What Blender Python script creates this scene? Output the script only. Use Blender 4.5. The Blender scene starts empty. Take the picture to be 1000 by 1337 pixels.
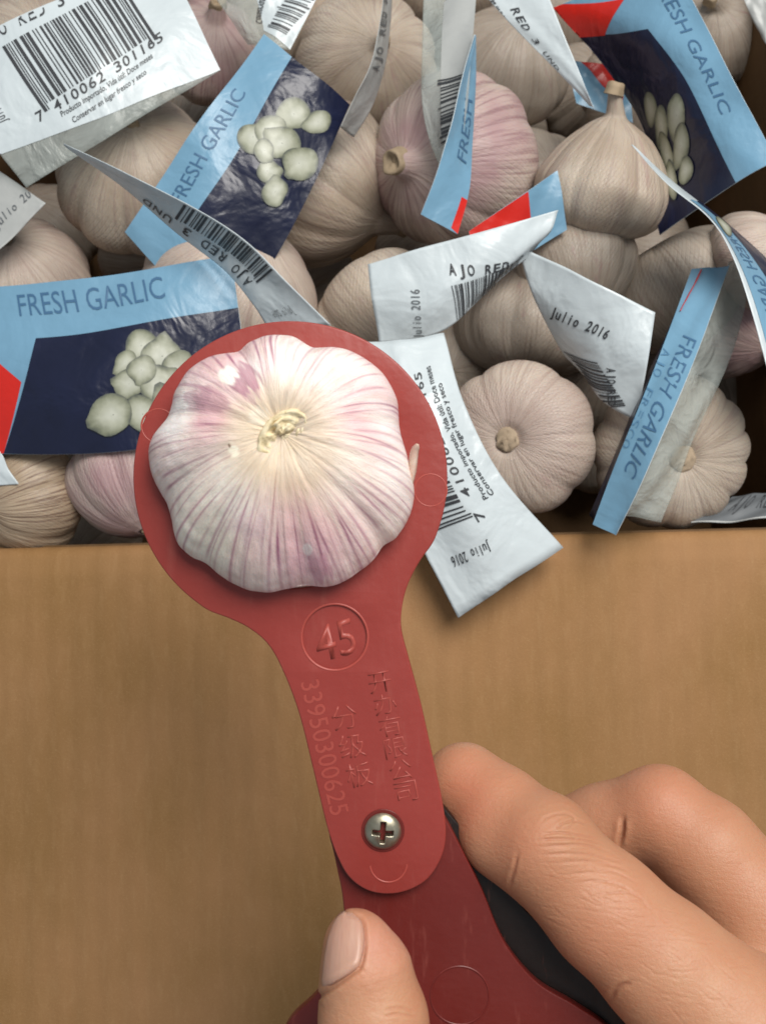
import bpy, bmesh, math, random
import numpy as np
from mathutils import Vector, Matrix
from mathutils.bvhtree import BVHTree

random.seed(7); rng = np.random.RandomState(7)
S = bpy.context.scene
COL = S.collection
R = math.radians

# ------------------------------------------------------------------ camera
FPX, CX, CY = 1284.0, 500.0, 668.5            # focal length and centre in photo pixels
TILT = R(14)
C0 = Vector((0, 0, 0.33))
FW = Vector((0, math.sin(TILT), -math.cos(TILT)))
UP = Vector((0, math.cos(TILT), math.sin(TILT)))
RT = Vector((1, 0, 0))
cd = bpy.data.cameras.new('camera'); cam = bpy.data.objects.new('camera', cd); COL.objects.link(cam)
cam.location = C0; cam.rotation_euler = (TILT, 0, 0)
cd.sensor_fit = 'VERTICAL'; cd.sensor_height = 24; cd.lens = 24 * FPX / 1337
cd.clip_start = 0.01; cd.clip_end = 50
cd.dof.use_dof = True; cd.dof.focus_distance = 0.235; cd.dof.aperture_fstop = 20
S.camera = cam

# ------------------------------------------------------------------ light
w = bpy.data.worlds.new('World'); S.world = w; w.use_nodes = True
w.node_tree.nodes['Background'].inputs[0].default_value = (0.82, 0.92, 1.0, 1)
w.node_tree.nodes['Background'].inputs[1].default_value = 0.33

def area(name, loc, target, size, power, col):
    l = bpy.data.lights.new(name, 'AREA'); l.shape = 'RECTANGLE'; l.size = size[0]; l.size_y = size[1]
    l.energy = power; l.color = col
    o = bpy.data.objects.new(name, l); COL.objects.link(o); o.location = loc
    o.rotation_euler = (Vector(target) - Vector(loc)).to_track_quat('-Z', 'Y').to_euler()
    return o
area('window_light', (0.22, 0.30, 0.80), (0, 0.02, 0.06), (0.46, 0.46), 8.6, (1.0, 0.965, 0.91))
S.view_settings.view_transform = 'Standard'; S.view_settings.look = 'None'
S.view_settings.exposure = 0; S.view_settings.gamma = 1

# ------------------------------------------------------------------ helpers
def ray(px, py):
    return FW + RT * ((px - CX) / FPX) + UP * ((CY - py) / FPX)
def P(px, py, z):                               # world point at height z (m) seen at a place of the photo
    d = ray(px, py); return C0 + d * ((z - C0.z) / d.z)
def PD(px, py, dep):
    return C0 + ray(px, py) * dep
def proj(p):
    v = Vector(p) - C0; d = v.dot(FW)
    return CX + v.dot(RT) / d * FPX, CY - v.dot(UP) / d * FPX
def npproj(p):
    v = p - np.array(C0); d = v @ np.array(FW)
    return CX + (v @ np.array(RT)) / d * FPX, CY - (v @ np.array(UP)) / d * FPX

def tag(o, label=None, cat=None, group=None, kind=None):
    if label: o['label'] = label
    if cat: o['category'] = cat
    if group: o['group'] = group
    if kind: o['kind'] = kind
    return o
def mesh_obj(name, verts, faces, mat=None, parent=None, smooth=True):
    me = bpy.data.meshes.new(name)
    if isinstance(verts, np.ndarray) and isinstance(faces, np.ndarray):
        n = faces.shape[1]
        me.vertices.add(len(verts)); me.vertices.foreach_set('co', verts.astype(np.float32).ravel())
        me.loops.add(faces.size); me.loops.foreach_set('vertex_index', faces.astype(np.int32).ravel())
        me.polygons.add(len(faces)); me.polygons.foreach_set('loop_start', np.arange(0, faces.size, n, dtype=np.int32))
        me.update(calc_edges=True)
    else:
        me.from_pydata([tuple(v) for v in verts], [], [tuple(f) for f in faces]); me.update()
    if smooth: me.polygons.foreach_set('use_smooth', [True] * len(me.polygons))
    if mat: me.materials.append(mat)
    o = bpy.data.objects.new(name, me); COL.objects.link(o)
    if parent: o.parent = parent
    return o
def grid_faces(n, m, wrap=False):               # n columns, m rows of vertices, index j*n+i
    j, i = np.meshgrid(np.arange(m - 1), np.arange(n if wrap else n - 1), indexing='ij')
    i2 = (i + 1) % n
    return np.stack([j * n + i, j * n + i2, (j + 1) * n + i2, (j + 1) * n + i], -1).reshape(-1, 4)

# ------------------------------------------------------------------ materials
class NT:
    def __init__(s, name):
        s.m = bpy.data.materials.new(name); s.m.use_nodes = True; s.t = s.m.node_tree; s.n = s.t.nodes
        s.b = s.n['Principled BSDF']
    def add(s, typ, **k):
        nd = s.n.new(typ)
        for a, v in k.items():
            if a.startswith('i_'): nd.inputs[a[2:].replace('_', ' ')].default_value = v
            else: setattr(nd, a, v)
        return nd
    def l(s, a, b): s.t.links.new(a, b)
    def coord(s, which='Object', scale=(1, 1, 1), rot=(0, 0, 0)):
        tc = s.add('ShaderNodeTexCoord'); mp = s.add('ShaderNodeMapping'); s.l(tc.outputs[which], mp.inputs[0])
        mp.inputs['Scale'].default_value = scale; mp.inputs['Rotation'].default_value = rot
        return mp.outputs[0]
    def attr(s, name, scale=(1, 1, 1)):
        a = s.add('ShaderNodeAttribute', attribute_name=name); mp = s.add('ShaderNodeMapping'); s.l(a.outputs['Vector'], mp.inputs[0])
        mp.inputs['Scale'].default_value = scale
        return mp.outputs[0]
    def noise(s, vec, scale=5, detail=3, rough=.5, dist=0):
        n = s.add('ShaderNodeTexNoise'); n.inputs['Scale'].default_value = scale; n.inputs['Detail'].default_value = detail
        n.inputs['Roughness'].default_value = rough; n.inputs['Distortion'].default_value = dist
        if vec: s.l(vec, n.inputs['Vector'])
        return n.outputs['Fac']
    def ramp(s, fac, stops):
        r = s.add('ShaderNodeValToRGB'); e = r.color_ramp.elements
        while len(e) < len(stops): e.new(.5)
        for k, (p, c) in enumerate(stops):
            e[k].position = p; e[k].color = c if len(c) == 4 else (*c, 1)
        s.l(fac, r.inputs[0]); return r.outputs[0]
    def mix(s, fac, a, b, mode='MIX'):
        m = s.add('ShaderNodeMix', data_type='RGBA', blend_type=mode)
        for sock, v in ((m.inputs[0], fac), (m.inputs[6], a), (m.inputs[7], b)):
            if isinstance(v, (int, float)): sock.default_value = v
            elif isinstance(v, tuple): sock.default_value = (*v, 1) if len(v) == 3 else v
            else: s.l(v, sock)
        return m.outputs[2]
    def math(s, op, a, b=0.0, c=0.0):
        m = s.add('ShaderNodeMath', operation=op)
        for k, v in enumerate((a, b, c)):
            if isinstance(v, (int, float)): m.inputs[k].default_value = v
            else: s.l(v, m.inputs[k])
        return m.outputs[0]
    def bump(s, h, strength=.3, dist=.001, prev=None):
        b = s.add('ShaderNodeBump'); b.inputs['Strength'].default_value = strength; b.inputs['Distance'].default_value = dist
        s.l(h, b.inputs['Height'])
        if prev: s.l(prev, b.inputs['Normal'])
        return b.outputs[0]
    def fin(s, col=None, rough=.5, normal=None, spec=.5, **k):
        if col is not None:
            if isinstance(col, tuple): s.b.inputs['Base Color'].default_value = (*col, 1) if len(col) == 3 else col
            else: s.l(col, s.b.inputs['Base Color'])
        if isinstance(rough, (int, float)): s.b.inputs['Roughness'].default_value = rough
        else: s.l(rough, s.b.inputs['Roughness'])
        s.b.inputs['Specular IOR Level'].default_value = spec
        if normal: s.l(normal, s.b.inputs['Normal'])
        for a, v in k.items(): s.b.inputs[a.replace('_', ' ')].default_value = v
        return s.m

def mat_flat(name, col, rough=.5, spec=.4, var=.06, scale=90, bump=.15):
    t = NT(name); v = t.coord(scale=(1, 1, 1))
    n = t.noise(v, scale, 4, .6)
    c = t.mix(n, tuple(x * (1 - var) for x in col), tuple(min(1, x * (1 + var)) for x in col))
    return t.fin(c, rough, t.bump(n, bump, .0004), spec)
M = {}
# tag papers and inks (thin glossy film)
def film_paper(name, col, rough=.32, crumple=.8, var=.05):
    t = NT(name); v = t.coord()
    n = t.noise(v, 55, 3, .5, .6); n2 = t.noise(v, 240, 3, .6, .3)
    c = t.mix(n, tuple(x * (1 - var) for x in col), tuple(min(1, x * (1 + var)) for x in col))
    vo = t.add('ShaderNodeTexVoronoi', feature='DISTANCE_TO_EDGE'); vo.inputs['Scale'].default_value = 70; t.l(v, vo.inputs['Vector'])
    b = t.bump(n, crumple, .0022); b = t.bump(t.math('MINIMUM', vo.outputs['Distance'], .15), .35, .0012, b); b = t.bump(n2, .35, .0004, b)
    return t.fin(c, rough, b, .5)
M['white'] = film_paper('white_tag_film', (.58, .64, .665))
M['greywhite'] = film_paper('grey_tag_film', (.42, .43, .42), .4)
M['blue'] = film_paper('blue_print', (.17, .335, .475), .33, .5, .12)
M['navy'] = film_paper('navy_print', (.008, .011, .036), .3, .9, .4)
M['red'] = film_paper('red_print', (.62, .02, .012), .3, .4)
M['ink'] = mat_flat('black_ink', (.045, .047, .052), .45)
M['inkblue'] = mat_flat('dark_blue_ink', (.06, .145, .26), .45)
M['inkfaint'] = mat_flat('faint_blue_ink', (.10, .23, .38), .45)
M['inkgrey'] = mat_flat('grey_ink', (.13, .14, .15), .45)
def clove_print():
    t = NT('printed_garlic'); v = t.coord()
    n = t.noise(v, 260, 3, .6)
    a = t.add('ShaderNodeAttribute', attribute_name='shade'); sp = t.add('ShaderNodeSeparateXYZ'); t.l(a.outputs['Vector'], sp.inputs[0])
    f = t.math('ADD', sp.outputs[0], t.math('MULTIPLY_ADD', n, .5, -.25))
    c = t.ramp(f, [(.12, (.52, .53, .45)), (.55, (.40, .41, .32)), (.85, (.22, .23, .16)), (1.0, (.10, .11, .09))])
    return t.fin(c, .35, t.bump(t.noise(v, 55, 3), .8, .0022))
M['clove'] = clove_print()
M['clovedark'] = mat_flat('printed_garlic_shade', (.13, .13, .09), .35)
M['clovelight'] = mat_flat('printed_garlic_pale', (.47, .48, .36), .35)
def clear_film():
    t = NT('clear_film'); v = t.coord()
    n = t.noise(v, 60, 4, .55, .8)
    out = t.n['Material Output']
    tr = t.add('ShaderNodeBsdfTransparent'); tr.inputs[0].default_value = (.93, .95, .94, 1)
    t.fin((.62, .66, .63), .25, t.bump(n, .9, .004))
    mx = t.add('ShaderNodeMixShader')
    f = t.math('MULTIPLY_ADD', n, .5, .06)
    t.l(f, mx.inputs[0]); t.l(tr.outputs[0], mx.inputs[1]); t.l(t.b.outputs[0], mx.inputs[2]); t.l(mx.outputs[0], out.inputs[0])
    return t.m
M['film'] = clear_film()

def garlic_mat(name, base, base2, streak, stk=.5, net=1.0, blotch=(.30, .15, .16), bl=.55):
    t = NT(name)
    v = t.attr('fib', (1, 1, .06)); ob = t.coord('Object')
    s1 = t.noise(v, 26, 4, .6, .15)
    s2 = t.noise(t.attr('fib', (1, 1, .2)), 9, 3, .5)
    big = t.noise(ob, 32, 3, .5)
    c = t.mix(t.ramp(big, [(.38, (0, 0, 0)), (.66, (1, 1, 1))]), base, base2)
    f = t.math('MULTIPLY', t.ramp(s1, [(.5, (0, 0, 0)), (.62, (1, 1, 1))]), stk)
    c = t.mix(f, c, streak)
    f2 = t.math('MULTIPLY', t.ramp(t.noise(t.attr('fib', (1, 1, .5)), 4.2, 5, .65), [(.60, (0, 0, 0)), (.74, (1, 1, 1))]), bl)
    c = t.mix(f2, c, blotch)
    # fine netting: two families of diagonal threads
    uv = t.add('ShaderNodeAttribute', attribute_name='fang'); sp = t.add('ShaderNodeSeparateXYZ'); t.l(uv.outputs['Vector'], sp.inputs[0])
    a = t.math('MULTIPLY', sp.outputs[0], 96.0); b = t.math('MULTIPLY', sp.outputs[1], 120.0)
    w1 = t.math('SINE', t.math('ADD', a, b)); w2 = t.math('MULTIPLY', t.math('SINE', t.math('SUBTRACT', a, b)), .8)
    nt = t.math('POWER', t.math('MAXIMUM', t.math('MAXIMUM', w1, w2), 0.0), 6.0)
    msk = t.ramp(t.noise(ob, 40, 2), [(.32, (0, 0, 0)), (.55, (1, 1, 1))])
    nt2 = t.math('MULTIPLY', t.math('MULTIPLY', nt, net), msk)
    c = t.mix(t.math('MULTIPLY', nt2, .34), c, (.66, .55, .46))
    bm = t.bump(s1, .14, .0008); bm = t.bump(nt2, .4, .0006, bm); bm = t.bump(s2, .35, .002, bm); bm = t.bump(t.noise(ob, 90, 4, .6), .35, .0015, bm)
    return t.fin(c, .44, bm, .42, Subsurface_Weight=.12, Subsurface_Radius=(.004, .002, .001), Subsurface_Scale=1.0)
M['g_tan'] = garlic_mat('garlic_tan_skin', (.40, .32, .245), (.55, .47, .385), (.30, .21, .185), .5)
M['g_pink'] = garlic_mat('garlic_pink_skin', (.42, .275, .275), (.54, .45, .39), (.22, .105, .12), .6)
M['g_pale'] = garlic_mat('garlic_pale_skin', (.55, .46, .385), (.44, .34, .295), (.30, .19, .16), .45, 1.5)
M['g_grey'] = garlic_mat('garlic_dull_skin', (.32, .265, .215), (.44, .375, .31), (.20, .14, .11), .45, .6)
M['g_dirty'] = garlic_mat('garlic_stained_skin', (.42, .32, .225), (.34, .25, .17), (.13, .07, .045), .8, .4, (.05, .025, .015), .85)
M['stem'] = mat_flat('dry_stem', (.33, .25, .165), .7, .3, .4, 260, .6)
M['root'] = mat_flat('dry_roots', (.40, .31, .22), .8, .2, .4, 300, .8)

# ------------------------------------------------------------------ the box
def plane_frame(px, py, dep, tx=0, ty=0):
    """a flat working plane through a point, turned a little out of square to the view"""
    o = PD(px, py, dep)
    q = (Matrix.Rotation(tx, 3, RT) @ Matrix.Rotation(ty, 3, UP))
    return o, q @ RT, q @ UP, q @ (-FW)

def cardboard(name, dark=1.0):
    t = NT(name); v = t.coord('Object')
    fine = t.noise(t.coord('Object', (1, .12, 1)), 420, 4, .6)
    fleck = t.noise(v, 1100, 3, .7)
    grit = t.noise(t.coord('Object', (1, 2.5, 1)), 1500, 2, .7)
    wide = t.noise(t.coord('Object', (1, .07, 1)), 75, 3, .5, .2)
    blot = t.noise(v, 14, 4, .55)
    c = t.mix(t.ramp(blot, [(.35, (0, 0, 0)), (.65, (1, 1, 1))]), (.27, .143, .050), (.355, .187, .082))
    c = t.mix(t.math('MULTIPLY', t.ramp(wide, [(.35, (0, 0, 0)), (.7, (1, 1, 1))]), .20), c, (.25, .14, .055))
    c = t.mix(t.math('MULTIPLY', t.ramp(fine, [(.5, (0, 0, 0)), (.75, (1, 1, 1))]), .16), c, (.47, .29, .14))
    c = t.mix(t.math('MULTIPLY', t.ramp(fleck, [(.60, (0, 0, 0)), (.75, (1, 1, 1))]), .22), c, (.24, .13, .06))
    c = t.mix(t.math('MULTIPLY', t.ramp(grit, [(.55, (0, 0, 0)), (.72, (1, 1, 1))]), .28), c, (.52, .33, .16))
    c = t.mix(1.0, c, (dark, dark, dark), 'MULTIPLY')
    wv = t.add('ShaderNodeTexWave', wave_type='BANDS', bands_direction='X'); wv.inputs['Scale'].default_value = 38; wv.inputs['Distortion'].default_value = 1.2
    wv.inputs['Detail'].default_value = 2; wv.inputs['Detail Scale'].default_value = .3
    t.l(t.coord('Object', (1, .15, 1)), wv.inputs['Vector'])
    b = t.bump(wv.outputs['Fac'], .22, .0012); b = t.bump(wide, .32, .0016, b); b = t.bump(fleck, .4, .0003, b); b = t.bump(t.noise(v, 60, 4, .6), .3, .0012, b)
    return t.fin(c, .72, b, .25)
M['card'] = cardboard('cardboard'); M['card_in'] = cardboard('cardboard_inside_shaded', .42)  # inside copy darkened: shade within the carton put into its colour

box = bpy.data.objects.new('cardboard_box', None); COL.objects.link(box)
hl, hr = P(0, 715, 0), P(1000, 690, 0)           # fold line of the flap
ax = (hr - hl); ax.z = 0; ax.normalize(); ay = Vector((-ax.y, ax.x, 0))
hm = (hl + hr) / 2
box.location = hm; box.rotation_euler = (0, 0, math.atan2(ax.y, ax.x))
tag(box, 'open brown cardboard carton holding the netted garlic, its front flap folded out flat', 'box')
T = .004
def slab(name, x0, x1, y0, y1, z0, z1, mat, nx=2, ny=2, wob=0, bev=.0012, yy=None):
    xs = np.linspace(x0, x1, nx); ys = np.linspace(y0, y1, ny) if yy is None else yy; ny = len(ys)
    g = np.array([[x, y] for y in ys for x in xs])
    h = np.zeros(len(g))
    if wob:
        h = wob * (np.sin(g[:, 0] * 61 + 1.3) * np.sin(g[:, 1] * 37 + .4) + .6 * np.sin(g[:, 0] * 143 + g[:, 1] * 12))
    top = np.c_[g, z1 + h]; bot = np.c_[g, z0 + h]
    f = grid_faces(nx, ny); n = len(g)
    ft = [tuple(q) for q in f]; fb = [tuple(q[::-1] + n) for q in f]
    rim = [i for i in range(nx)] + [j * nx + nx - 1 for j in range(1, ny)] + [(ny - 1) * nx + i for i in range(nx - 2, -1, -1)] + [j * nx for j in range(ny - 2, 0, -1)]
    side = [(rim[k] , rim[k] + n, rim[(k + 1) % len(rim)] + n, rim[(k + 1) % len(rim)])[::-1] for k in range(len(rim))]
    o = mesh_obj(name, np.vstack([top, bot]).tolist(), ft + fb + side, mat, box, smooth=nx > 3)
    if bev:
        md = o.modifiers.new('b', 'BEVEL'); md.width = bev; md.segments = 2; md.limit_method = 'ANGLE'; md.angle_limit = R(40)
    return o
BW, BL, BD = .158, .46, .13
# front flap: hangs a touch below level away from its fold
flap = slab('front_flap', -.26, .26, -.30, -.0035, -T, 0, M['card'], 90, 60, 0, 0, np.r_[np.linspace(-.30, -.012, 56), -.012 + .0125 * np.sin(np.linspace(.1, np.pi / 2, 16))])
co = np.array([v.co[:] for v in flap.data.vertices]); co[:, 2] += np.where(co[:, 1] < -.01, (co[:, 1] + .01) * .20, 0) - .0045 * (1 - np.sqrt(np.clip(1 - (np.clip(co[:, 1] + .0045, 0, .005) / .0051) ** 2, 0, 1))) + (.00030 * np.sin(co[:, 0] * 61 + 1.3) + .00018 * np.sin(co[:, 0] * 143 + 2 + co[:, 1] * 9)) * np.sin(co[:, 1] * 37 + .4) * (1 - np.exp(co[:, 1] / .02))
flap.data.vertices.foreach_set('co', co.ravel())
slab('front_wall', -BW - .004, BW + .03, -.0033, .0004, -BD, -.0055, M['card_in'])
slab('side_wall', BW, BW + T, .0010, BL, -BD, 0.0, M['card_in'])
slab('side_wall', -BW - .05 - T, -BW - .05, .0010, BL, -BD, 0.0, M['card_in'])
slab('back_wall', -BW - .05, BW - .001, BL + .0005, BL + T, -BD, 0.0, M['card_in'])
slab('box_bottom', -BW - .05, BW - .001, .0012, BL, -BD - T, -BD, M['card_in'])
fl = mesh_obj('floor', [(-3, -3, -.20), (3, -3, -.20), (3, 3, -.20), (-3, 3, -.20)], [(0, 1, 2, 3)], mat_flat('concrete_floor', (.30, .29, .27), .8, .3, .15, 8))
tag(fl, 'grey concrete floor below the carton', None, None, 'structure')
#==PART2==
# ------------------------------------------------------------------ splines
def catmull(pts, n, closed=False):
    pts = np.array(pts, float); k = len(pts); out = []
    segs = k if closed else k - 1
    ts = np.linspace(0, segs, n, endpoint=not closed)
    for t in ts:
        i = min(int(t), segs - 1); f = t - i
        if closed: p = [pts[(i + d) % k] for d in (-1, 0, 1, 2)]
        else:
            p1, p2 = pts[i], pts[i + 1]
            p0 = pts[i - 1] if i > 0 else 2 * p1 - p2
            p3 = pts[i + 2] if i + 2 < k else 2 * p2 - p1
            p = [p0, p1, p2, p3]
        out.append(.5 * ((2 * p[1]) + (-p[0] + p[2]) * f + (2 * p[0] - 5 * p[1] + 4 * p[2] - p[3]) * f * f + (-p[0] + 3 * p[1] - 3 * p[2] + p[3]) * f ** 3))
    return np.array(out)
def pnoise1(phi, n, seed):                       # periodic value noise over an angle
    r = np.random.RandomState(seed).rand(n) * 2 - 1
    x = (phi / (2 * np.pi) % 1) * n; i = np.floor(x).astype(int); f = x - i; f = f * f * (3 - 2 * f)
    return r[i % n] * (1 - f) + r[(i + 1) % n] * f
def vnoise2(x, y, nx, seed):                     # value noise, periodic in x over nx cells
    r = np.random.RandomState(seed).rand(nx, 64) * 2 - 1
    i = np.floor(x).astype(int); j = np.floor(y).astype(int); f = x - i; g = y - j
    f = f * f * (3 - 2 * f); g = g * g * (3 - 2 * g)
    a = r[i % nx, j % 64] * (1 - f) + r[(i + 1) % nx, j % 64] * f
    b = r[i % nx, (j + 1) % 64] * (1 - f) + r[(i + 1) % nx, (j + 1) % 64] * f
    return a * (1 - g) + b * g
def set_vec(o, name, arr):
    a = o.data.attributes.new(name, 'FLOAT_VECTOR', 'POINT'); a.data.foreach_set('vector', arr.astype(np.float32).ravel())

# ------------------------------------------------------------------ garlic bulbs in the carton
PROF = [(.0, 1.0), (.08, 1.0), (.125, .97), (.15, .90), (.20, .83), (.36, .755), (.60, .62), (.83, .37), (.965, .07), (1.0, -.16), (.94, -.42), (.77, -.62), (.52, -.74), (.27, -.765), (.14, -.72), (0, -.70)]
def garlic(px, py, rpx, z, neck, mat, label, seed, nl=.12, squat=.90, stretch=1.0, flip=False, pear=0):
    dep = (C0.z - z) / -ray(px, py).z
    r = rpx * dep / FPX
    c = PD(px, py, dep)
    view = -ray(px, py).normalized()
    nx_, ny_ = neck; q = nx_ * nx_ + ny_ * ny_
    if q < 1: axis = RT * nx_ - UP * ny_ + view * math.sqrt(1 - q)
    else: axis = RT * nx_ - UP * ny_
    axis.normalize()
    if flip: axis = -axis
    xax = (-view - axis * (-view).dot(axis))
    xax = xax.normalized() if xax.length > .05 else UP
    yax = axis.cross(xax)
    rs = np.random.RandomState(seed)
    pr = [(a, b + (nl if b > .95 else nl * .55 if b > .88 else 0)) for a, b in PROF]
    m, n = 64, 129
    pf = catmull(pr, m); th = np.linspace(0, 1, m)
    phi = np.linspace(0, 2 * np.pi, n)
    k = rs.randint(7, 11); ph = phi + .35 * pnoise1(phi, 5, seed) + rs.rand() * 6
    lobe = np.abs(np.sin(k / 2 * ph)) ** .55
    big = pnoise1(phi, 3, seed + 1) * .06
    wth = np.clip(np.sin(np.clip((th - .12) / .88, 0, 1) * np.pi), 0, 1) ** .8
    pf[:, 0] *= np.where((pf[:, 1] > .8) & (nl < 0), .66, 1)
    rad = pf[:, 0:1] * (1 - .075 * wth[:, None] * (1 - lobe)[None] + big[None] * wth[:, None])
    rad = rad * (1 + .0015 * np.sin(phi * 55 + 3 * pnoise1(phi, 9, seed))[None] * wth[:, None])
    zz = pf[:, 1:2] * squat * stretch + .015 * pnoise1(phi, 7, seed + 2)[None] * wth[:, None]
    X = rad * np.cos(phi)[None]; Y = rad * np.sin(phi)[None]
    zz = zz + 0 * X
    if pear:
        X = X * (1 - .22 * np.clip(zz, 0, 1)); Y = Y * (1 - .22 * np.clip(zz, 0, 1)); zz = np.where(zz > 0, zz * 1.12, zz)
    stm = 1.0 if nl > 0 else .62
    bend = np.clip((zz - .7 * squat), 0, 2); bx, by = rs.rand(2) * 1.2 - .6
    X = X + bend * bx; Y = Y + bend * by
    v = np.stack([X, Y, zz], -1).reshape(-1, 3) * r
    o = mesh_obj('garlic_bulb', v, grid_faces(n, m), mat)
    PH, TH = np.meshgrid(phi, th)
    set_vec(o, 'fib', np.stack([np.cos(PH), np.sin(PH), TH * 3 + seed], -1).reshape(-1, 3))
    set_vec(o, 'fang', np.stack([PH, TH * 2.2, 0 * PH], -1).reshape(-1, 3))
    mt = Matrix((xax, yax, axis)).transposed().to_4x4(); mt.translation = c
    o.matrix_world = mt
    # cut stem on top, a part of the bulb
    topz = (1.0 + nl) * squat * stretch * (1.12 if pear else 1)
    n2 = 28; ph2 = np.linspace(0, 2 * np.pi, n2, endpoint=False)
    rows = [(a_ * stm, b_) for a_, b_ in [(.15, -.10), (.13, .0), (.125, .05), (.105, .062), (.08, .03), (.03, .022), (.0, .02)]]
    vs = []
    for j, (a, b) in enumerate(rows):
        rr = a * (1 + .14 * pnoise1(ph2, 9, seed + 5)); hh = b + .02 * pnoise1(ph2, 7, seed + 9) * (j > 1)
        vs.append(np.stack([rr * np.cos(ph2) + (topz - .7 * squat) * bx, rr * np.sin(ph2) + (topz - .7 * squat) * by, topz + hh], -1))
    vs = np.concatenate(vs) * r
    mesh_obj('cut_stem', vs, grid_faces(n2, len(rows), True), M['stem'], o)
    # root plate underneath
    vs = []
    for j, (a, b) in enumerate([(.15, -.66), (.15, -.72), (.13, -.76), (.09, -.74), (.06, -.77), (.0, -.74)]):
        rr = a * (1 + .25 * pnoise1(ph2, 14, seed + 6 + j))
        vs.append(np.stack([rr * np.cos(ph2), rr * np.sin(ph2), b * squat * stretch + 0 * ph2], -1))
    mesh_obj('root_plate', np.concatenate(vs) * r, grid_faces(n2, 6, True), M['root'], o)
    tag(o, label, 'garlic bulb', 'netted garlic bulbs packed in the carton')
    return o
G = garlic
G(182, 222, 110, -.010, (-.15, -.5), M['g_tan'], 'tan bulb between the big white barcode tag and the slanting blue strip', 11, nl=-.1)
G(300, 378, 119, -.008, (.25, -.7), M['g_pale'], 'smooth pale bulb under the thin edge-on white tag, above the red gauge ring', 12, nl=-.2)
G(428, 250, 108, -.028, (.9, .6), M['g_tan'], 'shaded bulb half hidden by the navy garlic-print card near the top centre', 13)
G(588, 213, 118, -.008, (-.60, .05), M['g_pink'], 'large purplish netted bulb with a pale neck, behind the folded blue and white tag', 14, nl=.03)
G(480, 82, 96, -.030, (.1, -.3), M['g_tan'], 'brown bulb at the top edge beside the narrow grey curled tag', 15, nl=-.05)
G(500, 415, 92, -.022, (.55, .75), M['g_tan'], 'ribbed tan bulb between the gauge ring and the upper white AJO RED 3 tag', 16, nl=-.1)
G(690, 420, 98, -.030, (.1, -1.0), M['g_grey'], 'dull grey bulb behind the two crossing white tags right of centre', 17, nl=-.1)
G(752, 362, 82, -.012, (.2, .9), M['g_grey'], 'dull bulb poking up directly above the white Julio 2016 tag', 18, nl=-.25)
G(678, 573, 97, -.004, (-.22, .02), M['g_pale'], 'big net-covered bulb with its centre facing up, right of the lowest white tag', 19, nl=-.12, squat=1.0, flip=True)
G(872, 592, 103, -.008, (.25, .1), M['g_tan'], 'bulb crossed by the hanging blue strip at the lower right of the carton', 20, nl=-.1, flip=True)
G(888, 385, 100, -.022, (.5, .9), M['g_grey'], 'dull bulb under the upper end of the blue strip on the right', 21, nl=-.15)
G(958, 420, 84, -.030, (.6, .5), M['g_pink'], 'pinkish bulb at the right edge, half covered by the curved white-rimmed tag', 22, nl=-.1)
G(788, 238, 86, .006, (.24, -.9), M['g_tan'], 'upright pear-shaped bulb with its neck touching the navy card at the top right', 23, nl=.16, squat=1.0, pear=1)
G(22, 365, 98, -.018, (-.2, -.6), M['g_pale'], 'pale bulb at the left edge just above the large FRESH GARLIC card', 24, nl=-.2)
G(28, 650, 84, -.008, (-.7, .2), M['g_dirty'], 'dirty stained bulb in the left corner beneath the FRESH GARLIC card', 25, nl=-.1)
G(178, 634, 86, -.006, (.2, .9), M['g_pink'], 'purple-streaked bulb tucked between the FRESH GARLIC card and the gauge ring', 26, nl=-.2, squat=.95)
G(278, 66, 72, -.026, (.05, -.55), M['g_pink'], 'small reddish bulb at the top, between barcode tag and slanting blue card', 27, nl=.1)
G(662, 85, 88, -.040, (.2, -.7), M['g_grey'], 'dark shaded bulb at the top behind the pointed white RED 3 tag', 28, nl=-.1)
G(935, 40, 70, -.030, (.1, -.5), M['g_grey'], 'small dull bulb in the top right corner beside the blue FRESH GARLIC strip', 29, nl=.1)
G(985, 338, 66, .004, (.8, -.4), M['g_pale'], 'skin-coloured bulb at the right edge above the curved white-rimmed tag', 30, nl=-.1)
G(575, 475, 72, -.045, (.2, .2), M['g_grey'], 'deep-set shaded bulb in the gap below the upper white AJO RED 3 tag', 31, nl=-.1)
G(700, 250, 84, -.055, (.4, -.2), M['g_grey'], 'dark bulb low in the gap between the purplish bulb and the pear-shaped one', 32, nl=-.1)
G(100, 470, 92, -.045, (.1, -.3), M['g_tan'], 'bulb lying hidden under the large FRESH GARLIC card', 33, nl=-.1)
G(60, 80, 95, -.045, (.1, -.3), M['g_tan'], 'bulb lying under the big white barcode tag in the top left corner', 34, nl=-.1)
G(850, 110, 92, -.042, (.1, -.3), M['g_grey'], 'bulb lying under the navy and blue card at the top right', 35, nl=-.1)
G(390, 560, 98, -.035, (.1, -.3), M['g_tan'], 'bulb in the carton straight below the hole of the red gauge', 36, nl=-.1)
G(380, 5, 85, -.035, (.1, -.3), M['g_tan'], 'tan bulb at the top edge under the small barcode scrap', 37, nl=-.1)
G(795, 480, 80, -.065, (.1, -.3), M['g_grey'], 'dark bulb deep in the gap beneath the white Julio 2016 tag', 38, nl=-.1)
G(560, -60, 100, -.035, (.1, -.3), M['g_tan'], 'bulb just beyond the top of the view behind the clear plastic tag', 39, nl=-.1)

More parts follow.
